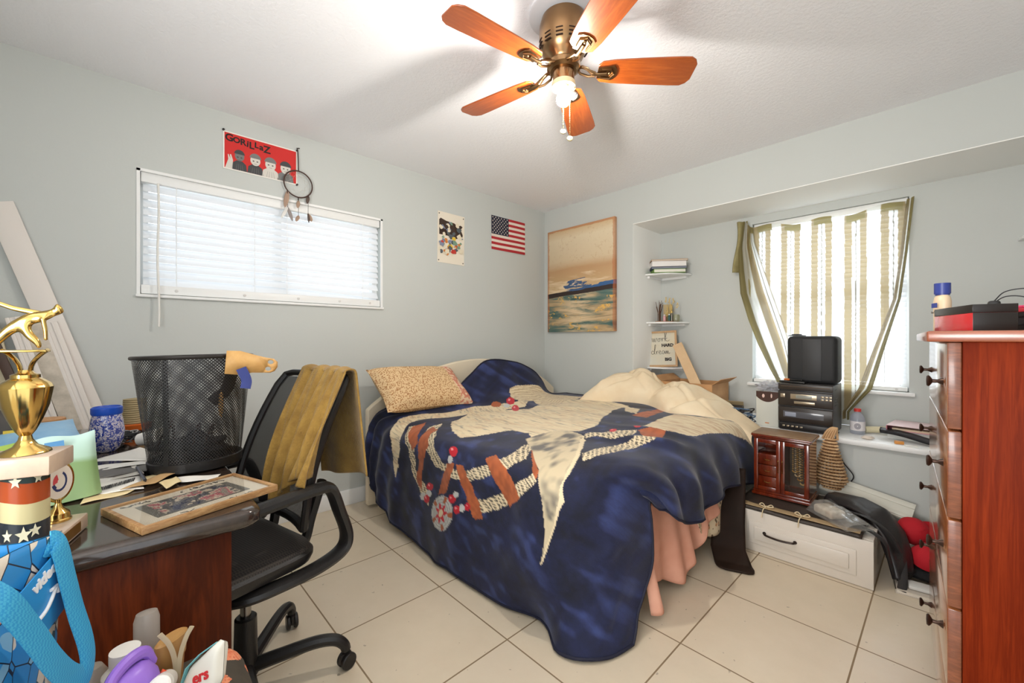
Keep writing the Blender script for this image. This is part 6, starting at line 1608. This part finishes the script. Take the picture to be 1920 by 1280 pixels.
# red caps, white cloth and papers beside it
for lab, loc, rx, ry, rz in (('red cap standing on its edge behind the black leather bag', (2.715, -.20, .155), 62, 10, 30), ('red cap lying brim down beside the dresser on the floor', (2.775, -.36, .085), 18, -20, 60)):
    t = thing('cap', lab, 'cap', loc, rot=(R(rx), R(ry), R(rz)))
    B().lathe([(.062, 0), (.066, .004), (.062, .03), (.045, .055), (.02, .068), (0, .071)], 28, cap=False).obj('crown', M('cap_cloth_red', (186, 22, 36), .8), t, solid=.003)
    pts = [(.064 * math.cos(R(a)), .064 * math.sin(R(a))) for a in range(-65, 66, 10)]; out_ = [(.125 * math.cos(R(a * .8)), .075 * math.sin(R(a))) for a in range(65, -66, -10)]
    B().prism(pts + out_, .0, .004).obj('brim', M('cap_cloth_red', (186, 22, 36), .8), t)
    if rx > 50:
        B().lathe([(0, 0), (.018, 0), (.018, .002), (0, .003)], 20, TR((.052, -.01, .036), ry=55)).obj('badge', M('badge_peach', (236, 170, 130), .6), t)
bkb = B().ball((0, 0, 0), .12, .09, .030, 24, 12, nz=.4, seed=8).obj('dark_cloth', M('cloth_black', (20, 20, 22), .9)); place(bkb, (2.78, -.36, .032)); tag(bkb, 'black cloth bundle on the floor under the red cap', 'cloth')
wcl = B().ball((0, 0, 0), .09, .06, .055, 24, 12, nz=.4, seed=6).obj('white_cloth', M('cloth_white', (222, 214, 200), .9)); place(wcl, (2.80, -.14, .056)); tag(wcl, 'off white cloth heap on the floor behind the red caps', 'cloth')
book('book', 'pale book lying on the floor under the black bag strap near the dresser', (2.755, -.555, .0005), 8, .17, .11, .020, (196, 186, 172), (222, 214, 200), None)
pbk = B().box(-.07, .07, -.035, .035, 0, .016, .006).obj('white_pouch', M('pouch_white', (206, 204, 198), .5)); place(pbk, (2.785, -.545, .0215), 6); tag(pbk, 'white flat pouch on the pale book beside the dresser', 'pouch')
# dark rounded board leaning on the bed's foot
bd_m = M('board_dark', (44, 30, 22), .6, var=((32, 22, 16), 5), spec=.2)
def brd(u, v):
    pts = [(1.985, -.60, .40), (2.005, -.68, .28), (2.03, -.78, .15), (2.055, -.86, .055), (2.10, -.92, .010), (2.135, -.97, .006)]
    k = min(len(pts) - 2, int(u * (len(pts) - 1))); t = u * (len(pts) - 1) - k; q = Vector(pts[k]).lerp(Vector(pts[k + 1]), t)
    wd = .095 + .02 * u; 
    if u > .86: wd *= max(.0, 1 - ((u - .86) / .14) ** 2) ** .5 * .45 + .55
    return (q.x + (v - .5) * 2 * wd * .70, q.y + (v - .5) * 2 * wd * .72 * .4, q.z + .002)
bdo = B().grid(brd, 40, 12).obj('dark_board', bd_m, solid=.008, ang=80)
tag(bdo, 'dark brown tongue shaped board leaning at the foot of the bed', 'board')

# =============================================================== FOREGROUND: padded bench, bottles, tote bag
bn_ = thing('padded_bench', 'dark floral padded bench at the bottom left of the view', 'bench', (2.02, -3.30, 0))
fl2, n, p = new_mat('dark_floral')
v = n.coord('Object')
vo = n.add('ShaderNodeTexVoronoi', ins={'Vector': n.coord('Object', scale=(1, 1, .6)), 'Scale': 12.0})
base = n.mix(n.noise(v, 60, 2), rgb((62, 56, 46)), rgb((76, 68, 56)))
d_ = n.math('ADD', vo.outputs[0], n.math('MULTIPLY', n.math('SUBTRACT', n.noise(v, 40, 4, .7), .5), .30))
petal = n.ramp(n.noise(v, 75, 3), [(.4, rgb((222, 112, 74))), (.55, rgb((236, 160, 120))), (.65, rgb((206, 84, 56)))])
c = n.mix(n.math('LESS_THAN', d_, .33), base, petal)
vo2 = n.add('ShaderNodeTexVoronoi', ins={'Vector': n.coord('Object', scale=(1.6, .7, .8), rot=(0, 0, R(40))), 'Scale': 17.0})
leaf = n.math('MULTIPLY', n.math('LESS_THAN', n.math('ADD', vo2.outputs[0], n.math('MULTIPLY', n.noise(v, 35, 2), .2)), .34), n.math('GREATER_THAN', d_, .48))
c = n.mix(leaf, c, rgb((178, 160, 88)))
n.l.new(c, p.inputs['Base Color']); p.inputs['Roughness'].default_value = .8
B().box(-.262, .262, -.345, .345, .38, .500, .055, seg=5).obj('cushion', fl2, bn_)
B().box(-.25, .25, -.33, .33, .34, .379, .004).obj('apron', desk_wood, bn_)
for x in (-.22, .22):
    for y in (-.30, .30): B().box(x - .022, x + .022, y - .022, y + .022, 0, .339, .004).obj('leg', desk_wood, bn_)
BZ = .5005
def bottle(name, label, loc, rz, body, m_, capm=None, cap=None, lean=(0, 0), sx=1, sy=1):
    t = thing(name, label, 'bottle', loc, rot=(R(lean[0]), R(lean[1]), R(rz))); t.scale = (.84, .84, 1)
    B().lathe(body, 28, Matrix.Diagonal((sx, sy, 1, 1))).obj('bottle_body', m_, t)
    if cap: B().lathe(cap, 24, Matrix.Diagonal((sx, sy, 1, 1))).obj('cap', capm, t)
    return t
# purple jug
pj = thing('detergent_jug', 'purple plastic jug with a loop handle on the floral bench', 'jug', (1.955, -3.136, BZ), 45); pj.scale = (.84, .84, 1.12)
pur = M('purple_plastic', (150, 110, 204), .35)
b = B()
b.lathe([(0, 0), (.050, 0), (.056, .008), (.056, .060), (.048, .088), (.034, .104), (.020, .110), (0, .111)], 32, Matrix.Diagonal((.72, 1, 1, 1)))
b.obj('jug_body', pur, pj)
B().tube(spline([(0, -.042, .088), (0, -.036, .112), (0, -.004, .122), (0, .030, .116), (0, .046, .092)], 6), .009, 10).obj('jug_handle', pur, pj)
B().lathe([(0, 0), (.017, 0), (.016, .022), (0, .023)], 20, TR((0, -.056, .070), ry=12, rx=40)).obj('jug_spout', M('purple_dark', (96, 60, 160), .4), pj)
bottle('bottle', 'short white bottle behind the purple jug', (1.888, -3.141, BZ), 0, [(0, 0), (.033, 0), (.035, .006), (.035, .085), (.020, .098), (0, .10)], M('white_plastic', (226, 220, 210), .35), M('white_cap', (226, 222, 214), .4), [(0, .099), (.024, .099), (.024, .120), (0, .121)])
bottle('bottle', 'tall frosted clear bottle at the back of the bench bottles', (1.850, -3.112, BZ), 0, [(0, 0), (.020, 0), (.022, .004), (.022, .130), (.018, .142), (0, .145)], thin('frosted', (206, 198, 188), rough=.2, body=.8), lean=(0, -8))
bottle('bottle', 'frosted bottle cap poking up beside the blue tote bag', (1.865, -3.180, BZ), 0, [(0, 0), (.024, 0), (.025, .004), (.025, .080), (.014, .098), (0, .10)], thin('frosted2', (200, 190, 176), rough=.2, body=.8))
bottle('tube', 'tan tube with a flat oval cap among the bench bottles', (1.878, -3.086, BZ), 35, [(0, 0), (.030, 0), (.030, .066), (.033, .070), (.033, .108), (.028, .111), (0, .111)], M('tube_tan', (176, 132, 76), .4), sx=.45, lean=(0, 5))
bottle('spray_bottle', 'orange red bottle between the purple jug and the wipes pack', (1.945, -3.086, BZ), 0, [(0, 0), (.016, 0), (.017, .004), (.017, .055), (.006, .085), (0, .092)], M('orange_red', (226, 84, 44), .35), lean=(6, -4))
bottle('bottle', 'white round capped bottle lying toward the camera beside the orange bottle', (1.925, -3.090, BZ + .060), -12, [(0, 0), (.018, 0), (.019, .005), (.019, .050), (0, .052)], M('white_plastic', (226, 220, 210), .35), M('white_cap2', (236, 232, 224), .4), [(0, .052), (.0185, .052), (.0185, .070), (.015, .073), (0, .074)], lean=(0, 62))
tz = thing('tweezers', 'pair of thin beige curved tweezers sticking up from the bench bottles', 'tweezers', (1.905, -3.074, BZ))
for s in (-1, 1): B().tube(spline([(0, 0, .03), (0, s * .004, .08), (.004, s * .012, .112), (.006, s * .022 - .002, .135 if s < 0 else .128)], 6), .0042, 6, flat=.4).obj('arm', M('tweezer_beige', (196, 178, 146), .35), tz)
wpk = thing('wipes_pack', 'white and teal soft wipes pack with red letters leaning on the bench', 'wipes pack', (1.945, -3.058, BZ), rot=(R(-14), R(14), R(38))); wpk.scale = (.62, .8, .70)
b = B()
for s in (-1, 1):
    def f(u, v):
        e = max(0, (1 - (2 * u - 1) ** 4) * (1 - (2 * v - 1) ** 6)); w_ = .050 * (1 if v < .55 else 1 - .86 * (v - .55) / .45)
        return ((u - .5) * 2 * w_ + (.020 * max(0, v - .4)), s * (.020 * e ** .6 + .0006), v * .165)
    b.grid(f, 16, 18)
b.obj('pack_body', M('wipes_white', (228, 224, 210), .4), wpk, ang=80)
b = B().tube([(-.046, -.012, .04), (-.05, -.012, .09), (-.03, -.010, .125), (.0, -.004, .158)], .006, 6, flat=.35); b.obj('teal_stripe', M('teal', (120, 186, 190), .4), wpk)
b = B(); b.text('ers', .036, Matrix(((1, 0, 0, .004), (0, 0, -1, -.0215), (0, 1, 0, .092), (0, 0, 0, 1))) @ Matrix.Rotation(R(35), 4, 'Z'), .0008, off=.001); b.obj('lettering', M('letters_red', (206, 50, 52), .5), wpk)
# tote bag
tt = thing('tote_bag', 'bright blue patterned shopping tote with blue webbing handles on the bench', 'tote bag', (2.036, -3.323, BZ + .001), rot=(0, 0, R(-22)))
tot_m, n, p = new_mat('tote_print')
v = n.coord('Object')
vo = n.add('ShaderNodeTexVoronoi', ins={'Vector': n.coord('Object', scale=(1, 1, .75), rot=(0, R(30), 0)), 'Scale': 34.0, 'Randomness': 1.0})
sx = n.add('ShaderNodeSeparateXYZ', ins={0: vo.outputs[1]})
wv = n.math('ADD', sx.outputs[0], n.math('MULTIPLY', n.math('SUBTRACT', n.noise(v, 16, 2), .5), .5))
c = n.ramp(wv, [(0, rgb((44, 136, 200))), (.26, rgb((222, 210, 192))), (.42, rgb((232, 138, 126))), (.52, rgb((44, 100, 116))), (.58, rgb((226, 212, 194))), (.70, rgb((54, 148, 210))), (.84, rgb((130, 184, 214))), (.95, rgb((36, 52, 66)))], 'CONSTANT')
vd = n.add('ShaderNodeTexVoronoi', feature='DISTANCE_TO_EDGE', ins={'Vector': n.coord('Object', scale=(1, 1, .75), rot=(0, R(30), 0)), 'Scale': 34.0})
c = n.mix(n.math('LESS_THAN', vd.outputs[0], .022), c, rgb((36, 40, 56)))
n.l.new(c, p.inputs['Base Color']); p.inputs['Roughness'].default_value = .35
TW, TD, TH = .28, .13, .355
def totef(u, v):
    a = u * 4; k = int(a) % 4; t = a - int(a)
    cor = [(-TW / 2, -TD / 2), (TW / 2, -TD / 2), (TW / 2, TD / 2), (-TW / 2, TD / 2)]
    p0, p1 = cor[k], cor[(k + 1) % 4]; x = p0[0] + (p1[0] - p0[0]) * t; y = p0[1] + (p1[1] - p0[1]) * t
    r = .9 + .1 * v; bul = .016 * math.sin(math.pi * v) * math.sin(math.pi * t)
    if k in (0, 2): y += (-bul if k == 0 else bul) + (.02 if k == 0 else -.02) * v ** 2 * math.sin(math.pi * t)
    else: x += (-.030 * math.sin(math.pi * t) * (.2 + v)) * (1 if k == 1 else -1)
    return (x * r, y * r, v * TH + .004 * math.sin(u * 30) * v)
b = B().grid(totef, 64, 30); b.face([(-TW * .45, -TD * .45, .001), (TW * .45, -TD * .45, .001), (TW * .45, TD * .45, .001), (-TW * .45, TD * .45, .001)])
to = b.obj('bag_body', tot_m, tt, solid=.0025, ang=60)
b = B(); b.grid(lambda u, v: tuple(Vector(totef(u, .93 + .07 * v)) * 1.006 + Vector((0, 0, -.001))), 64, 3); b.obj('top_hem', M('tote_teal', (20, 88, 120), .4), tt, ang=60)
FACE = Matrix.Translation((-.096, TD / 2 + .0040, .290)) @ Matrix.Rotation(R(16), 4, 'Y')
pn = B().box(-.034, .046, -.0005, .0012, -.060, .034, .0005, FACE).obj('blue_panel', M('tote_blue', (38, 140, 206), .4), tt)
b = B(); UPF = Matrix(((-1, 0, 0, 0), (0, 0, 1, .0018), (0, 1, 0, .010), (0, 0, 0, 1)))
b.text('video', .022, FACE @ Matrix.Translation((-.004, 0, .008)) @ UPF, .0006, off=.0010)
b.tube(spline([(.034, .0022, -.026), (.008, .0022, -.026), (-.018, .0022, -.012)], 6), .0026, 6, mat=FACE)
b.tube([(-.006, .0022, -.008), (-.019, .0022, -.011), (-.019, .0022, -.023)], .0024, 6, mat=FACE)
b.obj('lettering', M('tote_white', (240, 240, 240), .4), pn)
web_m, n, p = new_mat('webbing_cyan')
p.inputs['Base Color'].default_value = rgb((46, 150, 200)); p.inputs['Roughness'].default_value = .6
ck = n.add('ShaderNodeTexChecker', ins={'Vector': n.coord('Object', scale=(300, 300, 300), rot=(.5, .6, .3)), 'Scale': 1.0, 'Color1': rgb((40, 146, 200)), 'Color2': rgb((66, 168, 208))}); n.l.new(ck.outputs[0], p.inputs['Base Color'])
def strap_mesh(pts, wd, up):
    return B().tube(spline(pts, 8), wd, 10, flat=.14, up=up)
strap_mesh([(-.118, .060, .345), (-.124, .070, .338), (-.128, .078, .285), (-.134, .084, .235), (-.140, .092, .185), (-.138, .096, .155), (-.122, .098, .140), (-.095, .098, .160), (-.060, .098, .205), (-.030, .094, .262), (-.002, .086, .320), (.010, .070, .350)], .0185, (0, 1, .12)).obj('handle', web_m, tt)
strap_mesh([(-.105, -.062, .335), (-.115, -.085, .34), (-.09, -.10, .29), (-.02, -.104, .22), (.06, -.10, .25), (.10, -.085, .33), (.10, -.062, .335)], .0185, (0, -1, .12)).obj('handle', web_m, tt)
